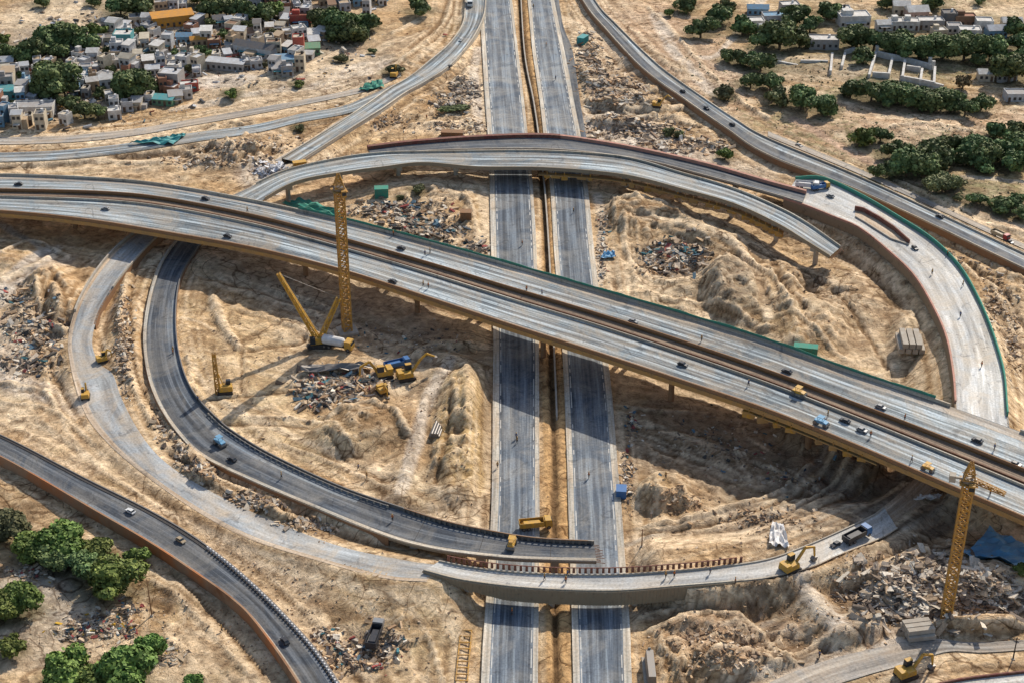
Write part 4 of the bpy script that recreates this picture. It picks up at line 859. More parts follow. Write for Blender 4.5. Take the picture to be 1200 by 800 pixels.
for sc_, di_, lo_, c_, st_ in ((.035, 2.2, .5, (.34, .28, .24), .85), (.06, 1.6, .44, (1.4, 1.38, 1.34), .8), (.022, 3.5, .47, (.38, .32, .27), .8)):
    q = N(nt, 'ShaderNodeTexNoise', i_Scale=sc_, i_Detail=2.5, i_Roughness=.45, i_Distortion=di_); L.new(tc.outputs['Object'], q.inputs['Vector'])
    rr_ = ramp(nt, [(lo_-.011, (1, 1, 1)), (lo_-.003, c_), (lo_+.003, c_), (lo_+.011, (1, 1, 1))]); L.new(q.outputs['Fac'], rr_.inputs[0])
    xx = N(nt, 'ShaderNodeMix', data_type='RGBA', blend_type='MULTIPLY'); mk = N(nt, 'ShaderNodeTexNoise', i_Scale=.012, i_Detail=2.0); L.new(tc.outputs['Object'], mk.inputs['Vector']); mkr = ramp(nt, [(.40, (0, 0, 0)), (.54, (st_, st_, st_))]); L.new(mk.outputs['Fac'], mkr.inputs[0]); L.new(mkr.outputs[0], xx.inputs[0]); L.new(prev, xx.inputs[6]); L.new(rr_.outputs[0], xx.inputs[7]); prev = xx.outputs[2]
# pebbles and clods
vo = N(nt, 'ShaderNodeTexVoronoi', i_Scale=1.1); L.new(tc.outputs['Object'], vo.inputs['Vector'])
rv = ramp(nt, [(.08, (.45, .4, .36)), (.2, (1, 1, 1)), (.8, (1, 1, 1)), (.98, (1.2, 1.2, 1.2))]); L.new(vo.outputs['Distance'], rv.inputs[0])
xx = N(nt, 'ShaderNodeMix', data_type='RGBA', blend_type='MULTIPLY'); xx.inputs[0].default_value = .7; L.new(prev, xx.inputs[6]); L.new(rv.outputs[0], xx.inputs[7]); prev = xx.outputs[2]
L.new(prev, b.inputs['Base Color'])
bp = N(nt, 'ShaderNodeBump', i_Strength=.9, i_Distance=1.0); L.new(no1.outputs['Fac'], bp.inputs['Height']); L.new(bp.outputs[0], b.inputs['Normal'])
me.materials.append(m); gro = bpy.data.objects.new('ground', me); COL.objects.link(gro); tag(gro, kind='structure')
# ================================================================== TREES
def foliage(name, base, tip):
    m, nt, b = new_mat(name, .7, 0, .2); L = nt.links
    at = N(nt, 'ShaderNodeVertexColor', layer_name='Col'); oi = N(nt, 'ShaderNodeObjectInfo')
    tc = N(nt, 'ShaderNodeTexCoord'); no = N(nt, 'ShaderNodeTexNoise', i_Scale=3.2, i_Detail=3.0); L.new(tc.outputs['Object'], no.inputs['Vector'])
    r = ramp(nt, [(.3, base), (.7, tip)]); L.new(no.outputs['Fac'], r.inputs[0])
    mx = N(nt, 'ShaderNodeMix', data_type='RGBA', blend_type='MULTIPLY'); mx.inputs[0].default_value = 1; L.new(r.outputs[0], mx.inputs[6]); L.new(at.outputs[0], mx.inputs[7])
    hs = N(nt, 'ShaderNodeHueSaturation'); L.new(mx.outputs[2], hs.inputs['Color'])
    mr = N(nt, 'ShaderNodeMapRange'); mr.inputs[3].default_value = .47; mr.inputs[4].default_value = .53; L.new(oi.outputs['Random'], mr.inputs[0]); L.new(mr.outputs[0], hs.inputs['Hue'])
    m2 = N(nt, 'ShaderNodeMapRange'); m2.inputs[3].default_value = .75; m2.inputs[4].default_value = 1.25; L.new(oi.outputs['Random'], m2.inputs[0]); L.new(m2.outputs[0], hs.inputs['Value'])
    L.new(hs.outputs[0], b.inputs['Base Color'])
    b.inputs['Transmission Weight'].default_value = 0
    return m
FOL = [foliage('dark_green_foliage', (.046, .070, .027), (.150, .178, .070)), foliage('bright_green_foliage', (.050, .085, .020), (.170, .220, .058)), foliage('dry_olive_foliage', (.075, .080, .035), (.15, .15, .07)), foliage('dry_brown_foliage', (.10, .06, .035), (.17, .11, .06))]
def crown_mesh(seed, nl, leaf, squash=.78, lobes=11):
    g = np.random.default_rng(seed)
    ct = g.normal(size=(lobes, 3)); ct /= np.linalg.norm(ct, axis=1)[:, None]; ct[:, 2] = ct[:, 2]*.75; ct *= (g.random(lobes)*.42+.36)[:, None]
    rad = g.random(lobes)*.26+.18+.6/lobes; ct[0] = 0; rad[0] = .55
    k = g.choice(lobes, nl, p=rad**2/np.sum(rad**2)); d = g.normal(size=(nl, 3)); d /= np.linalg.norm(d, axis=1)[:, None]; d[:, 2] = np.where((d[:, 2] < -.3) & (g.random(nl) < .6), -d[:, 2], d[:, 2])
    rr = rad[k]*(1-.35*g.random(nl)**2+.12*g.normal(size=nl)*.5); p = ct[k]+d*rr[:, None]; p[:, 2] *= squash
    nrm = d+g.normal(size=(nl, 3))*.55; nrm /= np.linalg.norm(nrm, axis=1)[:, None]
    u = np.cross(nrm, g.normal(size=(nl, 3))); u /= np.linalg.norm(u, axis=1)[:, None]; v = np.cross(nrm, u)
    s = leaf*(.6+.9*g.random(nl))[:, None]
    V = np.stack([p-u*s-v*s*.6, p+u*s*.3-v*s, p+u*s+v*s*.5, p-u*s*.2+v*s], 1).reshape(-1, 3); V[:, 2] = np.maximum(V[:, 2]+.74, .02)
    rc = np.linalg.norm(p/np.array((1, 1, squash)), axis=1); shade = np.clip(.45+.75*rc+.25*d[:, 2], .35, 1.45)*(.75+.5*g.random(nl))*np.where(g.random(nl) < .06, 1.5, 1)  # crown shading painted in: outer and upper leaves lighter, inner ones darker
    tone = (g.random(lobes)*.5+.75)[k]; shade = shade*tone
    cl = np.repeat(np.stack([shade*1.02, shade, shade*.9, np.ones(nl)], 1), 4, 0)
    me = bpy.data.meshes.new('crown'); me.vertices.add(len(V)); me.vertices.foreach_set('co', V.astype(np.float32).ravel())
    me.loops.add(nl*4); me.loops.foreach_set('vertex_index', np.arange(nl*4, dtype=np.int32)); me.polygons.add(nl); me.polygons.foreach_set('loop_start', np.arange(0, nl*4, 4, dtype=np.int32)); me.update(calc_edges=True)
    ca = me.color_attributes.new('Col', 'FLOAT_COLOR', 'POINT'); ca.data.foreach_set('color', cl.astype(np.float32).ravel())
    return me
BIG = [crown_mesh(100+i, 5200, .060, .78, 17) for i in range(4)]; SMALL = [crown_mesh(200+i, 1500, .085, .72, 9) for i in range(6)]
def trunk_mesh(seed):
    g = random.Random(seed); mb = MB(); mb.tube([(0, 0, -.35), (.02, .01, .18), (.05*g.uniform(-1, 1), .04, .45), (0, 0, .8)], [.085, .065, .05, .025], 7)
    for i in range(4):
        a = i*1.6+g.random(); r = g.uniform(.35, .5); mb.tube([(0, 0, .15+.06*i), (math.cos(a)*r*.5, math.sin(a)*r*.5, .45), (math.cos(a)*r, math.sin(a)*r, .75+.1*g.random())], [.04, .028, .012], 5)
    o = mb.build('trunk', M_('bark')); me = o.data; bpy.data.objects.remove(o); return me
TRK = [trunk_mesh(i) for i in range(3)]
_fm = {}
def tinted(me, fol):
    k = (me.name, fol)
    if k not in _fm: c = me.copy(); c.materials.append(FOL[fol]); _fm[k] = c
    return _fm[k]
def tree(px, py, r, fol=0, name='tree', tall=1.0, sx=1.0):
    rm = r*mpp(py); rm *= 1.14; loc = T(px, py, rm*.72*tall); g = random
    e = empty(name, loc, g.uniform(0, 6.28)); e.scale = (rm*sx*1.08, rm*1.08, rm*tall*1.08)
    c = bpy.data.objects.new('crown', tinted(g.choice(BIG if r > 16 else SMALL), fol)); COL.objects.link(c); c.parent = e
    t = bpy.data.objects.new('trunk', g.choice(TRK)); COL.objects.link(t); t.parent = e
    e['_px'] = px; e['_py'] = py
    return e
ORD = ['first', 'second', 'third', 'fourth', 'fifth', 'sixth', 'seventh', 'eighth', 'ninth', 'tenth', 'eleventh', 'twelfth', 'thirteenth', 'fourteenth', 'fifteenth', 'sixteenth', 'seventeenth', 'eighteenth', 'nineteenth', 'twentieth', 'twenty-first', 'twenty-second', 'twenty-third', 'twenty-fourth', 'twenty-fifth', 'twenty-sixth', 'twenty-seventh', 'twenty-eighth', 'twenty-ninth', 'thirtieth', 'thirty-first', 'thirty-second', 'thirty-third', 'thirty-fourth', 'thirty-fifth']
def ordlabels(items, desc, where, cat, group):
    items = sorted(items, key=lambda t: t[0]['_px'])
    for i, (o, d) in enumerate(items):
        tag(o, f"{d or desc}, {ORD[i]} from the left {where}", cat, group)
        for k in ('_px', '_py'):
            if k in o: del o[k]
for (k, where, grp, fol, desc), lst in TREES.items():
    it = []
    for t in lst:
        f = t[3] if len(t) > 3 else fol; bush = 'bush' in desc
        o = tree(t[0], t[1], t[2], f, 'bush' if bush else 'tree', .75 if bush else .92)
        d = {2: desc.replace('dense dark green', 'dry olive').replace('dark green', 'dry olive').replace('bushy bright green', 'pale dry').replace('round green', 'dry olive').replace('low rounded', 'pale olive').replace('dark spreading', 'dry spreading').replace('small green', 'dry olive')}.get(f)
        it.append((o, d))
    cat = 'bush' if 'bush' in desc else 'tree'
    if len(it) == 1: tag(it[0][0], 'small bright green bush by the blue sheets near the right crane', cat)
    else: ordlabels(it, desc, where, cat, grp)
o = tree(1129, 96, 10, 3, 'tree', 1.0); tag(o, 'dry brown tree standing beside the ruined white walls', 'tree')
# low hedge beside the highway
hg = tree(532, 127, 9, 0, 'hedge', .45, 2.6); hg.rotation_euler.z = .05; tag(hg, 'long low dark green hedge on the debris left of the highway', 'hedge')
for o in list(bpy.data.objects):
    for k in ('_px', '_py'):
        if k in o: del o[k]

# ================================================================== RUBBLE (nobody could count it)
vm = vcol_mat('rubble')
def rubble(name, label, spots, n, smin, smax, pal, flat=.5, elong=1.6, cat='rubble', spread=.5, lift=0., seed=1):
    g = np.random.default_rng(seed); V = []; Fc = []; Cc = []
    cube = np.array([(-1, -1, -1), (1, -1, -1), (1, 1, -1), (-1, 1, -1), (-1, -1, 1), (1, -1, 1), (1, 1, 1), (-1, 1, 1)], float)
    fs = np.array([(0, 3, 2, 1), (4, 5, 6, 7), (0, 1, 5, 4), (1, 2, 6, 5), (2, 3, 7, 6), (3, 0, 4, 7)])
    wts = np.array([s[2]*s[3] for s in spots], float); wts /= wts.sum(); kk = g.choice(len(spots), n*3, p=wts)
    n = int(n*2.2)
    for i in range(n):
        s = spots[kk[i]]; q = g.normal(size=2)*spread; px, py = s[0]+q[0]*s[2], s[1]+q[1]*s[3]
        t = G(px, py); 
        if near_road(t.x, t.y, (), .3): continue
        t = T(px, py); sz = (smin+(smax-smin)*g.random()**3.6)*.56
        c = cube*(1-.3*g.random((8, 3))); el = 1+(elong-1)*g.random(); c *= np.array((sz*el*1.3, sz*(.5+.6*g.random()), sz*flat*(.4+g.random())))*.5; c += g.normal(size=(8, 3))*sz*.07
        Mx = Matrix.Rotation(g.random()*6.28, 3, 'Z') @ Matrix.Rotation(g.normal()*.35, 3, 'X') @ Matrix.Rotation(g.normal()*.3, 3, 'Y')
        c = c @ np.array(Mx).T; c += np.array((t.x, t.y, t.z+sz*flat*.12+lift*g.random()**2*.8))
        b = len(V)*8; V.append(c); Fc.append(fs+b); col = np.array(pal[int(g.random()*len(pal))])*(.7+.6*g.random()); Cc += [(*col, 1)]*8
    if not V: return
    V = np.concatenate(V); Fc = np.concatenate(Fc)
    me = bpy.data.meshes.new(name); me.from_pydata(V.tolist(), [], Fc.tolist()); ca = me.color_attributes.new('Col', 'FLOAT_COLOR', 'POINT'); ca.data.foreach_set('color', np.array(Cc, dtype=np.float32).ravel())
    me.materials.append(vm); o = bpy.data.objects.new(name, me); COL.objects.link(o); tag(o, label, cat, None, 'stuff'); return o
sandp = [(.5, .34, .2), (.42, .27, .15), (.3, .19, .11), (.56, .43, .30), (.22, .15, .1)]
greyp = [(.55, .47, .37), (.42, .34, .26), (.60, .53, .43), (.25, .19, .14), (.13, .10, .08), (.48, .36, .24), (.36, .26, .17)]
junkp = greyp*2+sandp+[(.10, .16, .20), (.05, .14, .16), (.06, .07, .08), (.28, .07, .06), (.12, .10, .08), (.08, .07, .06)]
rubble('rubble_heap', 'heap of broken concrete slabs and planks around the foot of the right crane', [(1100, 690, 70, 34), (1160, 700, 40, 24), (1040, 700, 40, 26), (1120, 715, 60, 12)], 2900, .4, 3.2, greyp, .3, 2.6, lift=1.2, seed=3)
rubble('debris_heap', 'heap of mixed coloured scrap lying in the pit right of the highway', [(790, 300, 34, 18), (815, 300, 16, 12), (770, 312, 20, 10)], 620, .4, 3.2, junkp, .5, 2.2, lift=.8, seed=4)
rubble('debris_heap', 'heap of scrap and dark netting beside the yellow excavators', [(390, 452, 40, 18), (370, 462, 24, 16), (430, 448, 26, 10)], 700, .3, 2.8, junkp, .4, 2.6, lift=.6, seed=5)
rubble('debris_heap', 'pale slabs and scrap dumped at the left edge of the photo', [(35, 390, 40, 34), (20, 350, 24, 14), (30, 430, 36, 14)], 520, .4, 3.0, junkp+greyp, .35, 2.2, lift=.5, seed=6)
rubble('debris_heap', 'broken stones and junk beside the green netting of the far carriageway', [(460, 245, 60, 12), (510, 270, 44, 12), (555, 292, 26, 9), (480, 262, 30, 8)], 900, .4, 3.2, greyp+junkp, .4, 2.0, lift=.5, seed=7)
rubble('debris_heap', 'broken stones beside the hedge left of the highway', [(545, 105, 20, 14), (530, 120, 24, 9)], 380, .5, 2.8, greyp, .5, 1.8, seed=8)
rubble('rubble_field', 'strewn slabs and stones right of the highway near the top', [(700, 90, 24, 22), (730, 110, 36, 18), (690, 60, 14, 20), (740, 150, 60, 10), (800, 170, 60, 10)], 1500, .5, 3.4, greyp+sandp, .35, 2.6, seed=9)
rubble('rubble_strip', 'strip of broken rock between the dark and pale loop roads', [(215, 505, 12, 40), (190, 460, 10, 50), (240, 545, 20, 18), (300, 585, 40, 10), (370, 615, 44, 8), (145, 400, 10, 60)], 1700, .4, 2.4, sandp+greyp, .6, 1.6, seed=10)
rubble('debris_line', 'junk and stones along the right edge of the highway', [(705, 300, 8, 34), (708, 260, 8, 20), (735, 560, 8, 30), (740, 500, 10, 20)], 420, .3, 2.0, junkp, .5, 1.6, seed=11)
rubble('stone_scatter', 'dark stones scattered in the shadow below the main flyover', [(840, 520, 70, 34), (920, 560, 50, 20), (480, 400, 90, 20)], 420, .2, 1.5, junkp, .6, 1.6, seed=12)
rubble('debris_heap', 'rubbish heap between the trees and the raised road at lower left', [(120, 730, 30, 16), (90, 740, 26, 12), (35, 670, 26, 12), (150, 715, 16, 10), (200, 765, 18, 16), (140, 740, 20, 14)], 760, .2, 1.7, greyp+junkp+[(.5, .3, .04)], .45, 2.2, seed=13)
rubble('debris_heap', 'planks and dark scrap beside the parked truck near the bottom', [(450, 755, 26, 18), (400, 765, 26, 20), (430, 775, 24, 12), (380, 745, 16, 10)], 520, .3, 2.0, junkp+sandp, .5, 2.2, seed=14)
rubble('rubble_field', 'rough boulders and clods on the cut slopes at the bottom right', [(850, 770, 60, 20), (900, 610, 60, 16), (830, 745, 60, 14), (985, 690, 20, 20), (1000, 650, 40, 10), (790, 590, 40, 14)], 800, .25, 1.7, sandp, .6, 1.6, seed=15)
rubble('rubble_field', 'clods and stones below the curved ramps and along the slip road', [(280, 170, 60, 14), (250, 190, 60, 8), (400, 190, 60, 8), (540, 150, 50, 10), (440, 140, 40, 14)], 1100, .3, 2.4, sandp+greyp, .5, 1.8, seed=16)
rubble('rubble_field', 'stones on the slope between the right loop and the right-hand road', [(1165, 350, 16, 50), (1185, 400, 12, 50), (1100, 300, 40, 12), (1000, 225, 60, 8)], 700, .3, 2.0, greyp+sandp, .5, 1.8, seed=17)
rubble('white_sheets', 'crumpled white sheets and slabs where the ramps meet at the left', [(325, 208, 18, 14), (310, 200, 14, 8)], 260, .8, 4.0, [(.66, .64, .62), (.55, .55, .56), (.5, .4, .32)], .12, 2.2, lift=.4, seed=18)
rubble('stone_scatter', 'small stones and clods scattered over all the bare sand', [(300, 700, 250, 90), (300, 450, 130, 90), (900, 330, 160, 70), (1000, 200, 200, 80), (900, 700, 200, 90), (520, 500, 50, 90), (300, 150, 250, 60), (800, 100, 200, 90)], 5000, .15, .9, sandp+[(.15, .11, .08)], .7, 1.4, spread=.6, seed=19)
rubble('dry_scrub', 'low dry scrub dotted over the fields at the upper right', [(1080, 130, 150, 90), (880, 90, 80, 60), (1150, 230, 70, 30)], 1500, .3, 1.4, [(.13, .13, .06), (.20, .18, .09), (.08, .10, .04), (.28, .2, .11)], .6, 1.4, cat='scrub', spread=.6, seed=20)

rubble('yard_clutter', 'sheds, sheets and household clutter heaped between the shanty houses', [(60, 110, 70, 30), (180, 90, 60, 40), (260, 50, 90, 40), (340, 40, 80, 40), (140, 60, 60, 30), (100, 40, 90, 24)], 1500, .5, 3.6, greyp+[(.5, .5, .5), (.62, .6, .58), (.3, .3, .3), (.1, .2, .25), (.3, .1, .07), (.08, .08, .08), (.45, .25, .08)], .6, 2.0, spread=.6, lift=.8, seed=22)
# ================================================================== HOUSES
HC = dict(white=(.58, .56, .52), cream=(.52, .45, .34), grey=(.32, .31, .30), tan=(.42, .31, .2), pink=(.48, .33, .28), blue=(.14, .28, .40), teal=(.05, .28, .30), brick=(.30, .13, .08), darkgrey=(.12, .12, .125), orange=(.55, .24, .03), green=(.10, .24, .14), palegrey=(.46, .47, .48), red=(.42, .07, .05), brown=(.20, .11, .065))
def hm(c, k): return paint(f'{k}_{c}', HC[c], .3, .6, .85, bump=.2, dirt=.3)
WIN = paint('dark_window', (.03, .035, .04), .3, 1, .3, dirt=.1); DOORM = paint('dark_door', (.10, .06, .04), .3, 1, .7)
HOUSES = []
def house(px, py, w, d, h, wall, roof, rz=0, style='flat', extra=True):
    loc = T(px, py, h*.6); e = empty('house', loc, rz); g = random
    mb = MB(); mb.box((0, 0, -1.0), (w, d, h+1.0)); 
    mb.build('wall', hm(wall, 'plaster'), e)
    mb = MB()
    if style == 'gable':
        a = .35; i = len(mb.v); x, y = w/2+a, d/2+a; rh = min(w, d)*.28
        mb.v += [(-x, -y, h+.003), (x, -y, h+.003), (x, y, h+.003), (-x, y, h+.003), (-x, 0, h+rh), (x, 0, h+rh)]
        for f in ((0, 1, 5, 4), (2, 3, 4, 5), (1, 2, 5), (3, 0, 4), (3, 2, 1, 0)): mb.f.append(f); mb.uv.append(None)
    elif style == 'shed':
        i = 0; x, y = w/2+.3, d/2+.3
        mb.v += [(-x, -y, h+.003), (x, -y, h+.003), (x, y, h+.7), (-x, y, h+.7), (-x, -y, h+.13), (x, -y, h+.13), (x, y, h+.83), (-x, y, h+.83)]
        for f in ((0, 3, 2, 1), (4, 5, 6, 7), (0, 1, 5, 4), (1, 2, 6, 5), (2, 3, 7, 6), (3, 0, 4, 7)): mb.f.append(f); mb.uv.append(None)
    else:
        mb.box((0, 0, h+.003), (w-.44, d-.44, .12))
    rf = mb.build('roof', hm(roof, 'roof'), e)
    if style == 'flat':
        mb = MB()
        for sx, sy, lx, ly in ((0, -1, w, .22), (0, 1, w, .22), (-1, 0, .22, d-.45), (1, 0, .22, d-.45)): mb.box((sx*(w/2-.11), sy*(d/2-.11), h), (lx, ly, .55))
        mb.build('parapet', hm(wall, 'plaster'), rf)
        if g.random() < .5:
            mb = MB(); mb.tube([(w*.2, d*.15, h+.12), (w*.2, d*.15, h+1.3)], [.55, .5], 9); mb.build('water_tank', M_('black') if g.random() < .6 else M_('white'), e)
        elif g.random() < .5:
            mb = MB(); mb.box((-w*.2, d*.1, h+.12), (w*.35, d*.4, 1.9)); mb.build('stair_room', hm(wall, 'plaster'), e)
    elif g.random() < .4 and extra:
        mb = MB(); mb.box((w*.5+.9, 0, -.5), (1.8, d*.7, h*.6+.5)); mb.build('lean_to', hm(g.choice(['grey', 'tan', 'palegrey', 'brown']), 'plaster'), e)
    nw = max(1, int(w/2.6)); dr = g.randrange(nw+1); fl = max(1, int(h/2.9))
    for f in range(fl):
        for k in range(nw+1):
            x = -w/2+w*(k+.5)/(nw+1)
            if f == 0 and k == dr:
                mb = MB(); mb.box((x, -d/2-.02, 0), (1.0, .1, 2.1)); mb.build('door', DOORM, e)
            else:
                mb = MB(); mb.box((x, -d/2-.02, f*2.9+.95), (1.05, .1, 1.15)); mb.build('window', WIN, e)
    if extra and g.random() < .35:
        mb = MB(); mb.box((0, -d/2-.75, 2.15), (w*.7, 1.4, .1)); mb.build('awning', hm(g.choice(['teal', 'white', 'blue', 'tan', 'grey', 'red']), 'roof'), e)
    HOUSES.append((px, py, e, wall, roof, style)); return e
def tg(o, l): tag(o, l, 'house'); return o
tg(house(202, 22, 17.5, 7, 4.6, 'orange', 'orange', R(20), 'shed'), 'long shed with a bright orange roof near the top left')
tg(house(145, 46, 7.5, 7, 6.5, 'teal', 'white', 0), 'two-storey teal walled house with a white flat roof')
tg(house(201, 92, 8, 7.5, 7, 'grey', 'palegrey', R(-10)), 'tall blank grey house at the edge of the dirt road')
tg(house(221, 101, 7.5, 4, 3.2, 'red', 'white', R(12)), 'low red building with white roof beside the grey house')
tg(house(335, 72, 8, 5, 3.6, 'blue', 'blue', R(10), 'shed'), 'pale blue roofed house at the lower edge of the quarter')
tg(house(350, 52, 4.5, 5, 8, 'red', 'cream', R(4)), 'narrow tall red and cream house near the dark tree clump')
tg(house(352, 22, 9, 5, 4.5, 'red', 'brick', R(4)), 'red walled house just left of the dark tree clump')
tg(house(10, 109, 7, 5, 3.6, 'teal', 'teal', 0, 'shed'), 'bright teal roofed house at the left edge')
tg(house(192, 118, 8, 4, 2.6, 'green', 'teal', R(-10), 'shed'), 'low green shack under a teal sheet by the dirt road')
tg(house(216, 45, 6, 4.5, 3.4, 'blue', 'blue', 0, 'gable'), 'small blue gabled house in the middle of the quarter')
tg(house(236, 48, 9, 4, 3, 'tan', 'orange', R(14), 'gable'), 'small tan house with an orange gabled roof')
tg(house(366, 58, 6, 5, 3, 'green', 'green', R(8), 'shed'), 'green roofed shack right of the red and cream house')
tg(house(300, 58, 18, 6, 4.2, 'palegrey', 'darkgrey', R(-24), 'gable'), 'long dark roofed shed lying across the quarter')
tg(house(265, 76, 16, 4, 3.4, 'grey', 'palegrey', R(-14), 'shed'), 'long pale grey shed above the bare plot')
tg(house(40, 128, 15, 7, 4.2, 'white', 'grey', R(3)), 'wide white house with a grey roof at the lower left of the quarter')
ZONE = [(0, 72), (50, 72), (62, 68), (118, 34), (150, 20), (185, 8), (215, -14), (460, -14), (444, 8), (400, 10), (372, 62), (345, 80), (325, 84), (290, 80), (262, 72), (238, 80), (236, 104), (205, 116), (170, 122), (125, 140), (-10, 142), (-10, 72)]
def inside(x, y, P):
    c = False
    for (a, b), (d, e) in zip(P, P[1:]+P[:1]):
        if (b > y) != (e > y) and x < (d-a)*(y-b)/(e-b+1e-9)+a: c = not c
    return c
avoid = [(t[0], t[1], t[2]) for k, l in TREES.items() if k[0].startswith('tl') for t in l]
placed = [(h[0], h[1], 11) for h in HOUSES]+[(186, 28, 8), (218, 16, 8), (192, 34, 8), (210, 31, 8), (284, 50, 8), (316, 66, 8), (250, 72, 8), (280, 82, 8)]; auto = []
gh = random.Random(11)
yy = -10
while yy < 142:
    xx = -10+gh.uniform(0, 8)
    while xx < 460:
        x, y = xx+gh.uniform(-2, 2), yy+gh.uniform(-1.8, 1.8)
        if inside(x, y, ZONE) and gh.random() < .95 and all(math.hypot(x-a, (y-b)*1.25) > r*.85+3 for a, b, r in avoid) and all(abs(x-a) > 10 or abs(y-b) > 6.2 for a, b, r in placed):
            m = mpp(y); wpx = gh.uniform(8, 16); random.seed(int(x*97+y*13))
            wall = gh.choice(['white', 'white', 'cream', 'grey', 'palegrey', 'palegrey', 'palegrey', 'tan', 'grey', 'white', 'brick', 'blue', 'cream']); roof = gh.choice(['palegrey', 'grey', 'grey', 'white', 'darkgrey', 'cream', 'brown', 'white', 'tan', 'palegrey'])
            st = gh.choice(['flat', 'flat', 'flat', 'shed', 'gable']); e = house(x, y, wpx*m, gh.uniform(9, 14)*m*1.2, gh.choice([2.8, 3, 3.3, 3.6, 5.8, 6.2]), wall, roof, R(gh.choice([-18, -8, 0, 6, 12, 18, -25])+gh.uniform(-4, 4)), st)
            auto.append((e, x, round((yy+10)/8.3), wall, roof, st)); placed.append((x, y, 8))
        xx += gh.uniform(11, 15.5)
    yy += 8.3
ROWN = ['back row']+[ORD[i]+' row from back' for i in range(1, 30)]
rows = {}
cw = {'darkgrey': 'dark', 'palegrey': 'pale'}
for a in auto: rows.setdefault(a[2], []).append(a)
for ri, k in enumerate(sorted(rows)):
    for i, a in enumerate(sorted(rows[k], key=lambda a: a[1])):
        tag(a[0], f"{cw.get(a[3], a[3])} shanty house, {cw.get(a[4], a[4])} {a[5]} roof, {ORD[i]} from left, {ROWN[ri]}", 'house', 'houses of the shanty quarter')
RH = [(1000, 22, 13, 8, 4.5, 'white', 'white', 'long white house behind the belt of trees'), (985, 14, 8, 6, 4, 'palegrey', 'white', 'small pale house with a white roof left of the white house'), (1052, 28, 7, 6, 3.4, 'white', 'white', 'left of the two small white houses side by side'), (1067, 28, 7, 6, 3.4, 'white', 'white', 'right of the two small white houses side by side'),
      (1090, 27, 11, 6, 3.6, 'grey', 'white', 'grey walled white roofed house in the far row'), (1112, 20, 6, 6, 5, 'darkgrey', 'darkgrey', 'tall dark grey house in the far row'), (1130, 23, 9, 5, 4.2, 'brown', 'brick', 'house with a rust red roof in the far row'), (1136, 38, 9, 6, 3.6, 'white', 'white', 'white house in front of the rust red roof'),
      (1153, 28, 7, 6, 4, 'white', 'white', 'all white house right of the rust red roof'), (1167, 37, 8, 6, 3.4, 'blue', 'palegrey', 'bluish house at the right end of the far row'), (1056, 9, 7, 6, 4, 'cream', 'white', 'small cream house at the top edge behind the far row'), (1074, 15, 9, 7, 3.6, 'pink', 'white', 'pink walled house behind the two small white houses'),
      (907, 21, 10, 6, 3.4, 'palegrey', 'blue', 'blue roofed house left of the upper right belt'), (965, 49, 12, 7, 3.6, 'grey', 'white', 'low pale grey shed among the belt trees'), (888, 12, 9, 5, 3.2, 'blue', 'blue', 'bright blue shed at the top right of the highway'), (884, 27, 8, 6, 3.2, 'white', 'white', 'white shed below the bright blue shed'),
      (1178, 88, 8, 6, 3, 'grey', 'white', 'white roofed hut by the trees at the right edge'), (1155, 88, 6, 5, 3, 'cream', 'white', 'small cream hut near the dry brown tree')]
RH += [(1035, 30, 6, 5, 3, 'white', 'white', 'small white hut between the long white house and the paired houses'), (1100, 38, 6, 5, 3, 'cream', 'white', 'cream hut below the dark grey house'), (1185, 28, 8, 6, 3.4, 'cream', 'white', 'cream house near the right edge above the belt'), (1118, 33, 6, 5, 3.2, 'white', 'grey', 'white hut with a grey roof below the rust red roof'),
       (1190, 112, 8, 6, 3, 'palegrey', 'grey', 'grey shed at the right edge below the white hut'), (900, 34, 8, 5, 3, 'white', 'white', 'white house below the blue roofed house'), (925, 8, 8, 6, 3.2, 'grey', 'white', 'grey house at the top edge above the upper right belt')]
for px, py, w_, d_, h_, a, b_, lab in RH:
    random.seed(px); tg(house(px, py, w_, d_, h_, a, b_, R(random.uniform(-6, 8)), 'flat' if px % 3 else 'gable'), lab)
# ruined compounds: roofless walls
def ruin(name, label, segs, h, piers_=()):
    e = empty(name, (0, 0, 0), 0, label, 'ruin')
    for a, b in segs:
        A, B = T(*a), T(*b); mb = MB(); zz = min(A.z, B.z)-.6; L_ = (B-A).to_2d().length
        mb.box(((A.x+B.x)/2, (A.y+B.y)/2, zz), (L_, .95, h+.6), math.atan2(B.y-A.y, B.x-A.x)); mb.build('wall', hm('white', 'plaster'), e)
    for a in piers_:
        A = T(*a); mb = MB(); mb.box((A.x, A.y, A.z-.5), (1.2, 1.2, h+2)); mb.build('pillar', hm('white', 'plaster'), e)
    return e
ruin('ruined_compound', 'roofless white walled compound between the two belts of trees', [((1026, 66), (1018, 92)), ((1026, 66), (1058, 72)), ((1058, 72), (1092, 82)), ((1022, 90), (1042, 92)), ((1045, 74), (1041, 92)), ((1060, 76), (1057, 95)), ((1055, 94), (1078, 99)), ((1080, 86), (1078, 100)), ((1078, 99), (1095, 102)), ((1095, 84), (1094, 102)), ((1062, 82), (1078, 85)), ((1094, 102), (1105, 106))], 2.2, ((1089, 78), (1093, 82), (1027, 64)))
ruin('ruined_wall', 'short white walls standing alone left of the roofless compound', [((975, 66), (973, 88)), ((990, 66), (986, 82)), ((990, 64), (1002, 60))], 1.8)
ruin('ruined_wall', 'low broken brown wall in the dry field at upper right', [((912, 74), (935, 76)), ((938, 73), (970, 73))], .9)
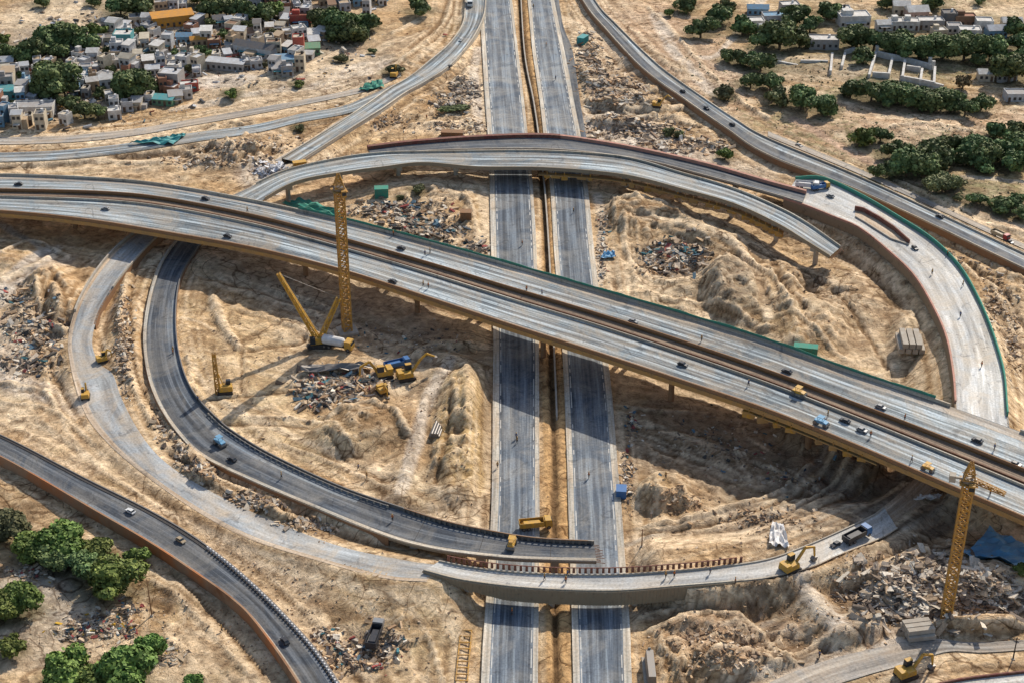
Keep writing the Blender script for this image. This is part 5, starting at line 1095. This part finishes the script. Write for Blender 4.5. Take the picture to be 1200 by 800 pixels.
# ================================================================== MACHINES, VEHICLES, PEOPLE
def profile(mb, pts, y0, y1):
    """extrude an x-z outline between y0 and y1"""
    i = len(mb.v); n = len(pts)
    mb.v += [(x, y0, z) for x, z in pts]+[(x, y1, z) for x, z in pts]
    mb.f.append(tuple(range(i, i+n))); mb.f.append(tuple(range(i+2*n-1, i+n-1, -1))); mb.uv += [None, None]
    for k in range(n): mb.f.append((i+(k+1) % n, i+k, i+n+k, i+n+(k+1) % n)); mb.uv.append(None)
def wheel(e, x, y, r, w=.25):
    mb = MB(); mb.tube([(x, y-w/2, r), (x, y+w/2, r)], [r, r], 12); t = mb.build('wheel', M_('black'), e)
    m = MB(); yy = y+(w/2+.005)*(1 if y > 0 else -1); m.tube([(x, yy, r), (x, yy+.01*(1 if y > 0 else -1), r)], [r*.55]*2, 10); m.build('rim', M_('steel'), t); return t
def car_proto(paintk):
    e = empty('car'); mb = MB()
    profile(mb, [(-2.1, .35), (2.1, .35), (2.15, .7), (1.95, .88), (1.15, .98), (-1.9, 1.02), (-2.15, .8)], -.85, .85); mb.build('body', M_(paintk), e)
    mb = MB(); profile(mb, [(1.05, .98), (.45, 1.42), (-1.2, 1.44), (-1.75, 1.02)], -.72, .72); mb.build('window_band', M_('glass'), e)
    mb = MB(); profile(mb, [(.45, 1.425), (.4, 1.49), (-1.15, 1.5), (-1.25, 1.445)], -.70, .70); mb.build('roof', M_(paintk), e)
    for x in (-1.3, 1.3):
        for y in (-.78, .78): wheel(e, x, y, .33, .22)
    for y in (-.6, .6): m = MB(); m.box((2.13, y, .62), (.08, .32, .16)); m.build('headlight', M_('white'), e)
    return note_kids(e)
def truck_proto(cabk, bedk, tanker=False):
    e = empty('truck'); mb = MB()
    profile(mb, [(2.2, .6), (4.0, .6), (4.05, 1.6), (3.75, 2.75), (2.2, 2.8)], -1.15, 1.15); mb.build('cab', M_(cabk), e)
    mb = MB(); mb.box((3.96, 0, 1.65), (.12, 2.0, .85)); mb.build('windscreen', M_('glass'), e)
    mb = MB(); mb.box((-.8, 0, .6), (6.6, 1.0, .35)); mb.build('chassis', M_('black'), e)
    mb = MB()
    if tanker: mb.tube([(-4, 0, 2.05), (-3.6, 0, 2.05), (1.4, 0, 1.9), (2.0, 0, 1.9)], [.7, 1.25, 1.15, .5], 14)
    else:
        mb.box((-1.1, 0, .97), (6.2, 2.4, .2)); mb.box((-1.1, -1.15, 1.172), (6.2, .1, 1.2)); mb.box((-1.1, 1.15, 1.172), (6.2, .1, 1.2)); mb.box((1.95, 0, 1.172), (.1, 2.2, 1.5)); mb.box((-4.15, 0, 1.172), (.1, 2.2, 1.2)); mb.box((-1.1, 0, 1.172), (5.6, 2.0, .75), taper=.7)
    mb.build('drum' if tanker else 'tipper_body', M_(bedk), e)
    for x in (-3.2, -1.9, 3.1):
        for y in (-1.0, 1.0): wheel(e, x, y, .52, .36)
    return note_kids(e)
def excavator(name, px, py, rz, label, reach=1.0, sc=1.0, arm='down', k='yellow', group=None, cat='excavator', up=0):
    e = empty(name, T(px, py, 1), rz, label, cat, group); e.scale = (sc,)*3
    for y in (-1.15, 1.15):
        mb = MB(); profile(mb, [(-1.9, .1), (-1.6, 0), (1.6, 0), (1.9, .1), (2.05, .45), (1.8, .85), (-1.8, .85), (-2.05, .45)], y-.3, y+.3); mb.build('track', M_('black'), e)
    mb = MB(); mb.box((-.3, 0, .95), (3.6, 2.6, 1.1), taper=.93); mb.box((-1.4, 0, 2.05), (1.3, 2.3, .35)); mb.build('body', M_(k), e)
    mb = MB(); mb.box((.75, .75, 2.06), (1.5, 1.0, 1.3), taper=.9); c = mb.build('cab', M_('glass'), e)
    mb = MB(); mb.box((.75, .75, 3.363), (1.4, .95, .1)); mb.build('cab_roof', M_(k), c)
    a = (1.2, -.2, 1.6); b = (3.6*reach, -.2, 4.4); c2 = (6.2*reach, -.2, 3.5); d = (6.6*reach, -.2, .9)
    if arm == 'up': c2 = (5.4*reach, -.2, 5.8); d = (7.6*reach, -.2, 4.6)
    mb = MB(); mb.bar(a, b, .45, .6, .4); mb.bar(b, c2, .4, .5, .3); mb.build('boom', M_(k), e)
    mb = MB(); mb.bar(c2, d, .32, .42, .25); mb.build('stick', M_(k), e)
    mb = MB(); profile(mb, [(d[0]-.2, d[2]+.1), (d[0]+.5, d[2]), (d[0]+.3, d[2]-.8), (d[0]-.6, d[2]-.9), (d[0]-.8, d[2]-.4)], -.7, .3); mb.build('bucket', M_('steel'), e)
    mb = MB(); mb.bar((1.6, -.2, 1.9), (3.1*reach, -.2, 3.2), .16); mb.build('hydraulic_ram', M_('steel'), e)
    return e
def lattice(mb, a, b, w0, w1, n, t=.16):
    a, b = Vector(a), Vector(b); d = (b-a).normalized(); u = Vector((0, 1, 0)) if abs(d.y) < .8 else Vector((1, 0, 0)); u = (u-d*u.dot(d)).normalized(); v = d.cross(u)
    cs = [(-1, -1), (1, -1), (1, 1), (-1, 1)]
    P = lambda k, c: a.lerp(b, k/n)+(u*c[0]+v*c[1])*((w0+(w1-w0)*k/n)/2)
    for c in cs: mb.bar(P(0, c), P(n, c), t*1.25)
    for k in range(n):
        for q in range(4):
            c, e_ = cs[q], cs[(q+1) % 4]
            mb.bar(P(k, c), P(k+1, e_) , t*.8); mb.bar(P(k+1, c), P(k, e_), t*.8) if k % 2 else None; mb.bar(P(k, c), P(k, e_), t*.8)
def tower_crane(px, py, h, w_, label, jib=None, n=26, yaw=0):
    p = T(px, py); e = empty('tower_crane', p, yaw, label, 'tower crane')
    mb = MB(); mb.box((0, 0, -1.6), (w_*2.4, w_*2.4, 2.1)); mb.build('base_slab', M_('concrete'), e)
    mb = MB(); lattice(mb, (0, 0, .4), (0, 0, h), w_, w_, n, .30); mb.build('mast', M_('mastyellow'), e)
    mb = MB(); mb.tube([(0, 0, h), (0, 0, h+.7)], [w_*.75]*2, 14); mb.build('slewing_ring', M_('steel'), e)
    mb = MB(); lattice(mb, (0, 0, h+.7), (0, 0, h+4.6), w_*1.1, .5, 4, .2); mb.build('tower_top', M_('mastyellow'), e)
    mb = MB(); mb.box((w_*.3, -w_*.95, h-1.5), (1.4, 1.4, 1.9), taper=.9); c = mb.build('operator_cab', M_('mastyellow'), e)
    mb = MB(); mb.box((w_*.3, -w_*.95-.72, h-.9), (1.1, .06, .9)); mb.build('cab_window', M_('glass'), c)
    mb = MB()
    for k in (-1, 1): mb.bar((k*w_*.75, -w_*.75, h-.2), (k*w_*.75, w_*.75, h-.2), .12); mb.bar((-w_*.75, k*w_*.75, h+.8), (w_*.75, k*w_*.75, h+.8), .1)
    mb.box((0, 0, h-.35), (w_*1.8, w_*1.8, .12)); mb.build('platform', M_('mastyellow'), e)
    if jib:
        mb = MB(); lattice(mb, (w_*.5, 0, h+.3), jib, .9, .7, 7, .14); mb.build('jib', M_('mastyellow'), e)
        mb = MB(); mb.box((-w_*1.6, 0, h-.5), (1.3, 1.6, 1.6)); mb.bar((-w_*.4, 0, h+.4), (-w_*1.8, 0, h+.4), .4); mb.build('counterweight', M_('concrete'), e)
    return e
tower_crane(407, 388, 44.5, 2.25, 'tall yellow lattice tower crane mast rising in front of the main flyover', None, 26, R(20))
tower_crane(1108, 724, 36.5, 2.1, 'yellow tower crane mast with a short jib at the lower right on the rubble', (7.5, -1.2, 35.2), 22, R(-14))
# crawler crane with two raised booms
def boomtip(px, py, base):   # point above the ground at photo position, same depth as base
    for h in np.arange(0, 60, .1):
        q = proj(base.x, base.y, h)
        if q[1] <= py: break
    return h
p = T(374, 405); e = empty('crawler_crane', p, 0, 'yellow crawler crane with two long booms raised in a V beside the tall mast', 'crawler crane')
for y in (-1.7, 1.7):
    mb = MB(); profile(mb, [(-3, .2), (-2.6, 0), (2.6, 0), (3, .2), (3.2, .7), (2.8, 1.2), (-2.8, 1.2), (-3.2, .7)], y-.45, y+.45); mb.build('track', M_('black'), e)
mb = MB(); mb.box((.2, 0, 1.3), (5.6, 3, 1.7), R(15), taper=.93); mb.build('body', M_('yellow'), e)
mb = MB(); mb.box((-1.6, -1.5, 1.5), (1.6, 1.3, 2.0), R(15), taper=.9); mb.build('cab', M_('glass'), e)
mb = MB(); mb.box((3.2, .8, 1.4), (1.4, 3, 1.6), R(15)); mb.build('counterweight', M_('concrete'), e)
mm = .245; mb = MB(); lattice(mb, (-.4, 0, 2.4), (-10.3, 2.0, 22.0), 1.3, .7, 14, .24); mb.build('main_boom', M_('yellow'), e)
mb = MB(); lattice(mb, (.6, 0, 2.4), (6.0, 2.5, 14.0), 1.3, 1.0, 9, .24); mb.build('back_boom', M_('yellow'), e)
mb = MB(); mb.bar((-10.3, 2.0, 22.0), (6.0, 2.5, 14.0), .07); mb.bar((-10.3, 2, 22), (-10.6, 1, 6), .06); mb.build('hoist_cable', M_('steel'), e)
# slender piling rig inside the dark loop
p = T(264, 460); e = empty('piling_rig', p, R(10), 'small piling rig with an upright yellow mast inside the dark loop', 'piling rig')
for y in (-1.1, 1.1):
    mb = MB(); profile(mb, [(-2, .1), (-1.7, 0), (1.7, 0), (2, .1), (2.1, .5), (1.8, .9), (-1.8, .9), (-2.1, .5)], y-.3, y+.3); mb.build('track', M_('black'), e)
mb = MB(); mb.box((.3, 0, 1.0), (3.6, 2.4, 1.4), taper=.9); mb.build('body', M_('yellow'), e)
mb = MB(); mb.box((1.0, .7, 2.4), (1.2, 1.0, 1.2)); mb.build('cab', M_('glass'), e)
mb = MB(); lattice(mb, (-1.9, 0, .2), (-2.0, 0, 12.5), 1.25, .7, 8, .22); mb.build('mast', M_('mastyellow'), e)
mb = MB(); mb.bar((-.2, 0, 2.2), (-1.9, 0, 8), .25); mb.build('back_stay', M_('yellow'), e)
# earth-moving machines
excavator('excavator', 449, 438, R(200), 'left of the two yellow excavators working by the scrap heap', .8, 1.25)
excavator('excavator', 476, 440, R(20), 'right of the two yellow excavators by the scrap heap, arm toward the haul road', .9, 1.2, 'up')
excavator('excavator', 448, 457, R(-60), 'yellow excavator in front of the working pair, beside the dark netting', .6, .9)
excavator('excavator', 926, 664, R(35), 'yellow excavator at the end of the white bridge at the lower right', 1.0, 1.1) 
excavator('excavator', 1062, 788, R(25), 'yellow excavator in the small island between the bottom roads', .9, 1.1)
excavator('excavator', 100, 462, R(100), 'small orange excavator beside the pale loop road at the left', .6, .8)
excavator('excavator', 770, 126, R(-15), 'small yellow excavator on the slope below the upper right road', .8, .9, 'up')
excavator('excavator', 462, 88, R(80), 'small ochre excavator left of the grey slip road', .6, 1.0)
excavator('excavator', 120, 420, R(30), 'small rusty excavator on the strip between the pale and dark loops', .5, .8)
# deck placement
def on(r, px, py):
    z = float(r.C[:, 2].mean())
    for _ in range(5):
        g = G(px, py, z); j = int(np.hypot(r.C[:, 0]-g.x, r.C[:, 1]-g.y).argmin()); z = float(r.C[j][2])
    j2 = min(j+1, r.n-1); t = r.C[j2]-r.C[j2-1]
    return Vector((g.x, g.y, z+.02)), math.atan2(t[1], t[0])
CARS = {k: car_proto(k) for k in ('darkcar', 'whitecar', 'greycar', 'tancar')}
CARS_USED = set()
def put(proto, r, px, py, label, cat='car', turn=0, sc=1.0, group=None):
    o = copy_tree(proto); l, a = on(r, px, py) if r else (T(px, py), 0)
    o.location = l; o.rotation_euler = (0, 0, a+R(turn)); o.scale = (sc,)*3; return tag(o, label, cat, group)
word = dict(darkcar='dark', whitecar='white', greycar='grey', tancar='sandy brown')
def carset(r, lst, where, group):
    for i, (k, px, py) in enumerate(sorted(lst, key=lambda t: t[1])):
        put(CARS[k], r, px, py, f"{word[k]} car on the {where}, {ORD[i]} car from the left" if len(lst) > 1 else f"{word[k]} car on the {where}", group=group, turn=0 if i % 2 else 180, sc=.66)
carset(far, [('darkcar', 22, 217), ('darkcar', 241, 234), ('darkcar', 470, 292), ('greycar', 742, 378), ('darkcar', 922, 436), ('darkcar', 1145, 517), ('darkcar', 1190, 545), ('greycar', 1032, 478)], 'far carriageway of the flyover', 'cars on the far carriageway')
carset(near, [('darkcar', 267, 278), ('darkcar', 460, 331), ('greycar', 124, 246), ('darkcar', 990, 494), ('greycar', 1010, 505), ('darkcar', 800, 428)], 'near carriageway of the flyover', 'cars on the near carriageway')
carset(r5, [('whitecar', 153, 600), ('tancar', 212, 634), ('darkcar', 334, 752)], 'raised road at the lower left', 'cars on the lower left road')
carset(r8, [('darkcar', 800, 108), ('darkcar', 828, 128), ('darkcar', 858, 147), ('greycar', 936, 172), ('darkcar', 1101, 255), ('darkcar', 1183, 285), ], 'narrow road at the upper right', 'cars on the upper right road')
carset(r9, [('darkcar', 527, 79), ('whitecar', 540, 48)], 'grey slip road left of the highway', 'cars on the slip road')
carset(r4, [('darkcar', 979, 639)], 'white ramp road behind the dark truck at lower right', None)
carset(r3, [('darkcar', 272, 539)], 'dark loop just ahead of the pale blue roller', None)
carset(r7, [('darkcar', 1072, 292), ('greycar', 973, 231)], 'wide pale loop on the right', 'cars on the right loop')
for k in CARS.values():
    for ch in KIDS[k.name]:
        for g2 in KIDS[ch.name]: bpy.data.objects.remove(g2)
        bpy.data.objects.remove(ch)
    bpy.data.objects.remove(k)
def one_truck(cabk, bedk, r, px, py, label, turn=0, sc=1.0, tanker=False, rz=None):
    pr = truck_proto(cabk, bedk, tanker); l, a = on(r, px, py) if r else (T(px, py), 0)
    pr.location = l; pr.rotation_euler = (0, 0, (a+R(turn)) if rz is None else R(rz)); pr.scale = (sc,)*3; return tag(pr, label, 'truck')
one_truck('whitecar', 'greycar', r9, 551, 6, 'white cabbed truck at the top of the grey slip road')
one_truck('yellow', 'white', None, 396, 408, 'white drum mixer truck beside the crawler crane', sc=1.15, tanker=True, rz=-18)
one_truck('bluecar', 'bluecar', None, 466, 430, 'blue tipper truck between the two yellow excavators', sc=.9, rz=25)
one_truck('bluecar', 'darkcar', r4, 1004, 631, 'dark blue lorry parked where the white ramp road enters the shadow', 0, .95)
one_truck('whitecar', 'white', r7, 946, 221, 'white lorry parked on the pale apron above the curved ramps', 8, .95)
one_truck('yellow', 'bluecar', r7, 961, 222, 'blue lorry next to the white lorry on the pale apron', 60, .8)
one_truck('yellow', 'wallorange' if False else 'yellow', hl, 628, 618, 'orange tipper truck on the highway just behind the dark loop', 100, .95)
one_truck('greycar', 'darkcar', None, 440, 748, 'dark tipper truck parked in the cut near the bottom', rz=80)
one_truck('redcar', 'tancar', r8, 1172, 279, 'orange brown truck on the upper right road near the photo edge', 0, .8)
# site machines on decks : small road rollers / pavers
def roller(r, px, py, label, k, turn=0, sc=1.0):
    l, a = on(r, px, py); e = empty('road_roller', l, a+R(turn), label, 'road roller'); e.scale = (sc,)*3
    for x in (-1.6, 1.6): mb = MB(); mb.tube([(x, -1.0, .7), (x, 1.0, .7)], [.7, .7], 16); mb.build('drum', M_('steel'), e)
    mb = MB(); profile(mb, [(-2, 1.0), (2.0, 1.0), (2.0, 1.6), (.8, 1.8), (-2, 1.7)], -.8, .8); mb.build('body', M_(k), e)
    mb = MB(); 
    for x in (-.9, .6):
        for y in (-.7, .7): mb.bar((x, y, 1.6), (x, y, 2.9), .1)
    mb.box((-.15, 0, 2.9), (1.9, 1.7, .12)); mb.build('canopy', M_(k), e); return e
roller(r3, 258, 521, 'pale blue road roller on the dark loop at the lower left', 'bluetarp', 0, .85)
roller(near, 936, 463, 'yellow road roller by the median of the near carriageway', 'yellow', 0, .85)
roller(near, 962, 498, 'bright blue road roller near the edge of the near carriageway', 'bluetarp', 0, .85)
roller(near, 1087, 551, 'yellow green road roller at the outer parapet of the near carriageway', 'yellow', 0, .7)
roller(r3, 600, 640, 'yellow road roller on the dark loop end above the highway', 'yellow', 90, .9)
# people -------------------------------------------------------------
def skinned(name, verts, edges, rads, mat, parent, sub=1):
    me = bpy.data.meshes.new(name); me.from_pydata(verts, edges, []); o = bpy.data.objects.new(name, me); COL.objects.link(o)
    sk = o.modifiers.new('skin', 'SKIN'); sk.use_smooth_shade = True
    for v, r in zip(me.skin_vertices[0].data, rads): v.radius = (r, r) if not isinstance(r, tuple) else r
    me.skin_vertices[0].data[0].use_root = True
    ss = o.modifiers.new('sub', 'SUBSURF'); ss.levels = sub; ss.render_levels = sub
    dg = bpy.context.evaluated_depsgraph_get(); m2 = bpy.data.meshes.new_from_object(o.evaluated_get(dg)); o.modifiers.clear(); o.data = m2
    m2.materials.clear(); m2.materials.append(mat); o.parent = parent; return o
def person(vest, stride=.16):
    e = empty('person'); s = stride
    V = [(0, 0, .95), (0, 0, 1.2), (0, 0, 1.42), (0, 0, 1.52), (.01, 0, 1.62), (.01, 0, 1.72), (0, .19, 1.40), (-.06, .24, 1.12), (.05, .25, .88), (.09, .25, .78), (0, -.19, 1.40), (.04, -.25, 1.13), (.16, -.25, .92), (.2, -.24, .83),
         (0, .09, .88), (s*.6, .1, .48), (s, .1, .08), (s+.16, .1, .04), (0, -.09, .88), (-s*.4, -.1, .48), (-s*1.2, -.1, .1), (-s*1.2+.15, -.1, .04)]
    E = [(0, 1), (1, 2), (2, 3), (3, 4), (4, 5), (2, 6), (6, 7), (7, 8), (8, 9), (2, 10), (10, 11), (11, 12), (12, 13), (0, 14), (14, 15), (15, 16), (16, 17), (0, 18), (18, 19), (19, 20), (20, 21)]
    Rr = [.13, .12, .13, .055, .085, .075, .06, .045, .035, .04, .06, .045, .035, .04, .085, .06, .04, .04, .085, .06, .04, .04]
    skinned('body', V, E, Rr, M_('skin'), e)
    skinned('vest', [(0, 0, .93), (0, 0, 1.2), (0, 0, 1.42), (0, .17, 1.41), (-.03, .225, 1.22), (0, -.17, 1.41), (.02, -.235, 1.22)], [(0, 1), (1, 2), (2, 3), (3, 4), (2, 5), (5, 6)], [.165, .15, .155, .08, .07, .08, .07], vest, e)
    skinned('trousers', [(0, 0, .95), (0, .09, .86), (s*.6, .1, .48), (s*.98, .1, .14), (0, -.09, .86), (-s*.4, -.1, .48), (-s*1.15, -.1, .16)], [(0, 1), (1, 2), (2, 3), (0, 4), (4, 5), (5, 6)], [.15, .11, .085, .07, .11, .085, .07], M_('darkcar'), e)
    mb = MB(); mb.tube([(.01, 0, 1.69), (.01, 0, 1.73), (.01, 0, 1.79), (.01, 0, 1.82)], [.15, .135, .10, .03], 10); mb.build('helmet', M_('yellow'), e)
    return note_kids(e)
PV = [person(M_('yellow')), person(paint('orange_vest', (.6, .15, .02), .2, 2, .8, dirt=.05), .05), person(M_('bluecar'), .2)]
pw = ['yellow', 'orange', 'blue']
def crowd(r, pts, where, group):
    for i, (px, py) in enumerate(sorted(pts)):
        k = i % 3; o = copy_tree(PV[k]); l, a = on(r, px, py) if r else (T(px, py), 0)
        o.location = l; o.rotation_euler = (0, 0, a+i*1.3); o.scale = (1.12,)*3
        tag(o, f"worker in {pw[k]} vest {where}" + (f", {ORD[i]} from the left" if len(pts) > 1 else ''), 'person', group)
crowd(hr, [(625, 10), (640, 55), (651, 94), (672, 250), (690, 560)], 'on the right highway carriageway', 'workers on the right carriageway')
crowd(hl, [(612, 288), (605, 514), (606, 519), (583, 548), (600, 720)], 'on the left highway carriageway', 'workers on the left carriageway')
crowd(far, [(461, 277), (504, 297), (498, 300), (617, 342), (635, 346), (290, 249), (822, 400), (1060, 492), (1165, 527)], 'on the far carriageway', 'workers on the far carriageway')
crowd(near, [(496, 336), (502, 338), (877, 452), (970, 488), (1020, 512), (1068, 541), (1140, 575), (1160, 580)], 'on the near carriageway', 'workers on the near carriageway')
crowd(r4, [(638, 679), (665, 675), (663, 683), (780, 677), (790, 676), (832, 672)], 'on the white bridge deck', 'workers on the white bridge')
crowd(r7, [(1128, 336), (1125, 372), (1092, 322), (1150, 430), (1110, 300)], 'on the right loop', 'workers on the right loop')
crowd(r3, [(203, 413), (203, 416), (330, 560), (460, 610), (232, 470)], 'on the dark loop', 'workers on the dark loop')
crowd(None, [(430, 560), (420, 550), (300, 700), (260, 740), (520, 640), (780, 560), (860, 700), (960, 770), (500, 140)], 'on the bare sand', 'workers on the bare sand')
for k in PV:
    for ch in KIDS[k.name]: bpy.data.objects.remove(ch)
    bpy.data.objects.remove(k)
# ---------------------------------------------------------------- loose objects
def drape(name, label, pts, k, up=.5, cat='sheet', wr=.35):
    """crumpled sheet over four photo corners"""
    n = 9; C4 = [T(*p) for p in pts]; mb = MB(); g = random.Random(len(label)); H = [[0]*(n+1) for _ in range(n+1)]
    for i in range(n+1):
        for j in range(n+1):
            a, b_ = i/n, j/n; p = (C4[0]*(1-a)+C4[1]*a)*(1-b_)+(C4[3]*(1-a)+C4[2]*a)*b_
            H[i][j] = (p.x+g.uniform(-.2, .2), p.y+g.uniform(-.2, .2), zat(p.x, p.y)+up+g.uniform(-wr, wr)+.3*math.sin(i*1.7+j))
    for i in range(n):
        for j in range(n): mb.quad(H[i][j], H[i+1][j], H[i+1][j+1], H[i][j+1])
    o = mb.build(name, M_(k)); return tag(o, label, cat)
drape('tarpaulin', 'large blue sheets spread on the ground right of the right crane', [(1125, 650), (1160, 620), (1215, 650), (1190, 668)], 'bluetarp', .9)
drape('tarpaulin', 'teal net heap lying along the dirt road at the upper left', [(150, 171), (204, 171), (220, 158), (196, 163)], 'teal', 1.0, wr=.6)
drape('tarpaulin', 'blue plastic sheet by the right edge of the highway', [(703, 306), (722, 304), (720, 296), (708, 298)], 'bluetarp', .8)
drape('tarpaulin', 'dark grey netting spread along the top of the scrap heap', [(352, 440), (436, 438), (440, 430), (360, 432)], 'steel', 1.6, wr=.5)
drape('tarpaulin', 'green netting bundle beside the upper left slip road', [(420, 108), (450, 104), (448, 96), (430, 100)], 'green', .9, wr=.5)
drape('tarpaulin', 'pale sheet lying in the shadow below the flyover at the lower right', [(1070, 588), (1100, 585), (1105, 580), (1078, 582)], 'white', .6)
drape('tarpaulin', 'dark green netting hung behind the far parapet near the tall mast', [(330, 243), (400, 262), (398, 250), (352, 236)], 'green', 1.2, wr=.6)
drape('tarpaulin', 'white sheet standing on the sand above the white bridge at the right', [(900, 640), (925, 645), (918, 618), (905, 615)], 'white', .8, wr=.5)
def crate(name, label, px, py, d, k, rz=0, cat='container', lid=None):
    e = empty(name, T(px, py, d[2]/2), rz, label, cat); mb = MB(); mb.box((0, 0, -.4), (d[0], d[1], d[2]+.4)); 
    for i in range(int(d[0]/.8)): mb.box((-d[0]/2+.4+i*.8, -d[1]/2-.05, .1), (.22, .1, d[2]-.25))
    mb.build('body', M_(k), e); mb = MB(); mb.box((0, 0, d[2]+.003), (d[0]+.15, d[1]+.15, .14)); mb.build('lid', M_(lid or k), e)
    mb = MB(); mb.box((d[0]/2+.02, 0, .1), (.08, d[1]*.8, d[2]*.85)); mb.build('door', M_('steel'), e); return e
crate('container', 'teal container in the rubble right of the highway at the top', 683, 47, (5, 3, 3), 'teal', R(60))
crate('container', 'green site container just behind the far parapet at the right', 944, 411, (6.5, 2.6, 2.8), 'green', R(-12))
crate('container', 'dark teal container in the debris right of the tall mast', 447, 225, (4.5, 3, 3), 'green', R(5))
crate('container', 'rusty brown container left of the highway above the curved ramps', 530, 157, (8, 3, 1.8), 'wallbrown', R(-4))
crate('container', 'small brown hut on the sand beside the upper left of the highway', 546, 252, (3.6, 3, 2.6), 'wallbrown', R(0))
crate('container', 'yellow container at the left end of the curved ramps', 352, 205, (4.5, 2.2, 1.8), 'yellow', R(18))
crate('container', 'dark blue container beside the highway near the right mound', 728, 576, (3, 2.4, 2.2), 'bluecar', R(85))
# tapered grey concrete block standing at bottom centre
p = T(762, 790); e = empty('concrete_monolith', p, 0, 'long grey concrete block with a pointed top standing right of the highway at the bottom', 'concrete block')
mb = MB(); mb.box((-.3, 0, -.5), (2.4, 9.5, 1.2)); mb.build('foot', M_('concrete'), e); mb = MB(); profile(mb, [(-1.0, .7), (1.0, .7), (.8, 3.2), (-.7, 3.2)], -4.2, 4.2); mb.build('block', M_('steel'), e)
mb = MB(); mb.box((0, 4.4, .7), (1.7, .4, 2.9), taper=.3); mb.build('nose', M_('concrete'), e)
# yellow ladder frame (formwork) lying beside the highway at bottom
p = T(544, 765); e = empty('formwork_frame', p, R(88), 'yellow ladder shaped steel frame lying left of the highway at the bottom', 'formwork')
mb = MB(); 
for y in (-1.2, 1.2): mb.bar((-9, y, .3), (7, y, .3), .3)
mb.build('side_rail', M_('mastyellow'), e)
for i in range(9): mb = MB(); mb.bar((-9+i*2, -1.2, .45), (-9+i*2, 1.2, .45), .22); mb.build('rung', M_('mastyellow'), e)
# ochre formwork hanging under the outer edge of the ramp and the flyover
def falsework(r, side, i0, i1, label, gap=3):
    e = empty('falsework', (0, 0, 0), 0, label, 'formwork'); u = (r.B-r.A)/r.W[:, None]; sg = 1 if side == 0 else -1; n = 0
    g = random.Random(i0)
    P = (r.A if side == 0 else r.B)
    mb = MB(); base = P+u*sg*.6; base[:, 2] -= 2.15; q = base+u*sg*(-1.0); rail_mb(mb, q, base+u*sg*1.2, -.3, 0, r.s, i0, i1); mb.build('work_platform', M_('soffit'), e)
    for i in range(i0, i1-1, gap):
        if g.random() < .3: continue
        a = P[i]-u[i]*sg*.5; mb = MB(); top = (a[0], a[1], a[2]-.9); h = g.uniform(1.6, 3.6); mb.bar(top, (a[0]+u[i][0]*sg*1.5, a[1]+u[i][1]*sg*1.5, a[2]-.9-h), .28); mb.bar((a[0], a[1], a[2]-2.3), (a[0]+u[i][0]*sg*2.4, a[1]+u[i][1]*sg*2.4, a[2]-2.6), .25)
        mb.box((a[0]+u[i][0]*sg*.8, a[1]+u[i][1]*sg*.8, a[2]-2.5-h*.4), (g.uniform(1.6, 3.2), 1.1, h*.55), g.uniform(-.3, .3)+math.atan2(u[i][0], -u[i][1])); mb.build('bracket', M_('mastyellow') if g.random() < .5 else M_('soffit'), e); n += 1
    return e
falsework(r6, 1, int(r6.n*.50), int(r6.n*.90), 'ochre formwork brackets hanging under the front curved ramp', 2)
falsework(near, 1, int(near.n*.74), int(near.n*.84), 'ochre formwork under the near deck above the shadowed sand at the right', 2)
falsework(r4, 0, int(r4.n*.50), int(r4.n*.64), 'orange formwork and brackets under the right end of the white bridge', 4)
# street light poles, signs and posts
def pole(px, py, h, label, k='wallbrown', lamp=False):
    e = empty('pole', T(px, py), 0, label, 'pole'); mb = MB(); mb.tube([(0, 0, -.5), (0, 0, h)], [.17, .10], 8); mb.build('shaft', M_(k), e)
    mb = MB(); mb.bar((-.7, 0, h-.4), (.7, 0, h-.4), .1); mb.build('crossarm', M_(k), e); mb = MB(); mb.box((0, 0, -.4), (.7, .7, .6)); mb.build('footing', M_('concrete'), e); return e
pole(178, 721, 10.0, 'thin rusty pole standing left of the raised lower left road')
pole(1187, 772, 6.0, 'short dark pole beside the bottom right road', 'black')
pole(752, 640, 5.0, 'short post on the sand right of the highway above the white bridge')
# stacked precast girders and pipes
def stack(name, label, px, py, rz, L_, rows_, k, rad=.5):
    e = empty(name, T(px, py), rz, label, 'pipes' if rad < .6 else 'beams'); n = 0
    for r_ in range(rows_):
        for c in range(4-r_):
            mb = MB(); y = (c-1.5+r_*.5)*rad*2.05; z = rad+r_*rad*1.75
            if k == 'concrete': mb.box((0, y, z-rad), (L_, rad*1.7, rad*1.6))
            else: mb.tube([(-L_/2, y, z), (L_/2, y, z)], [rad*.98]*2, 12)
            mb.build('beam' if k == 'concrete' else 'pipe', M_(k), e)
    return e
stack('beam_stack', 'stack of pale concrete beams on the sand by the right wall of the loop', 1066, 405, R(85), 9, 2, 'concrete', .9)
stack('pipe_stack', 'stack of steel pipes beside the haul road in the left loop', 512, 505, R(80), 6, 2, 'steel', .35)
stack('beam_stack', 'stack of concrete beams on the sand at the foot of the right crane', 1075, 742, R(10), 6, 2, 'concrete', .7)
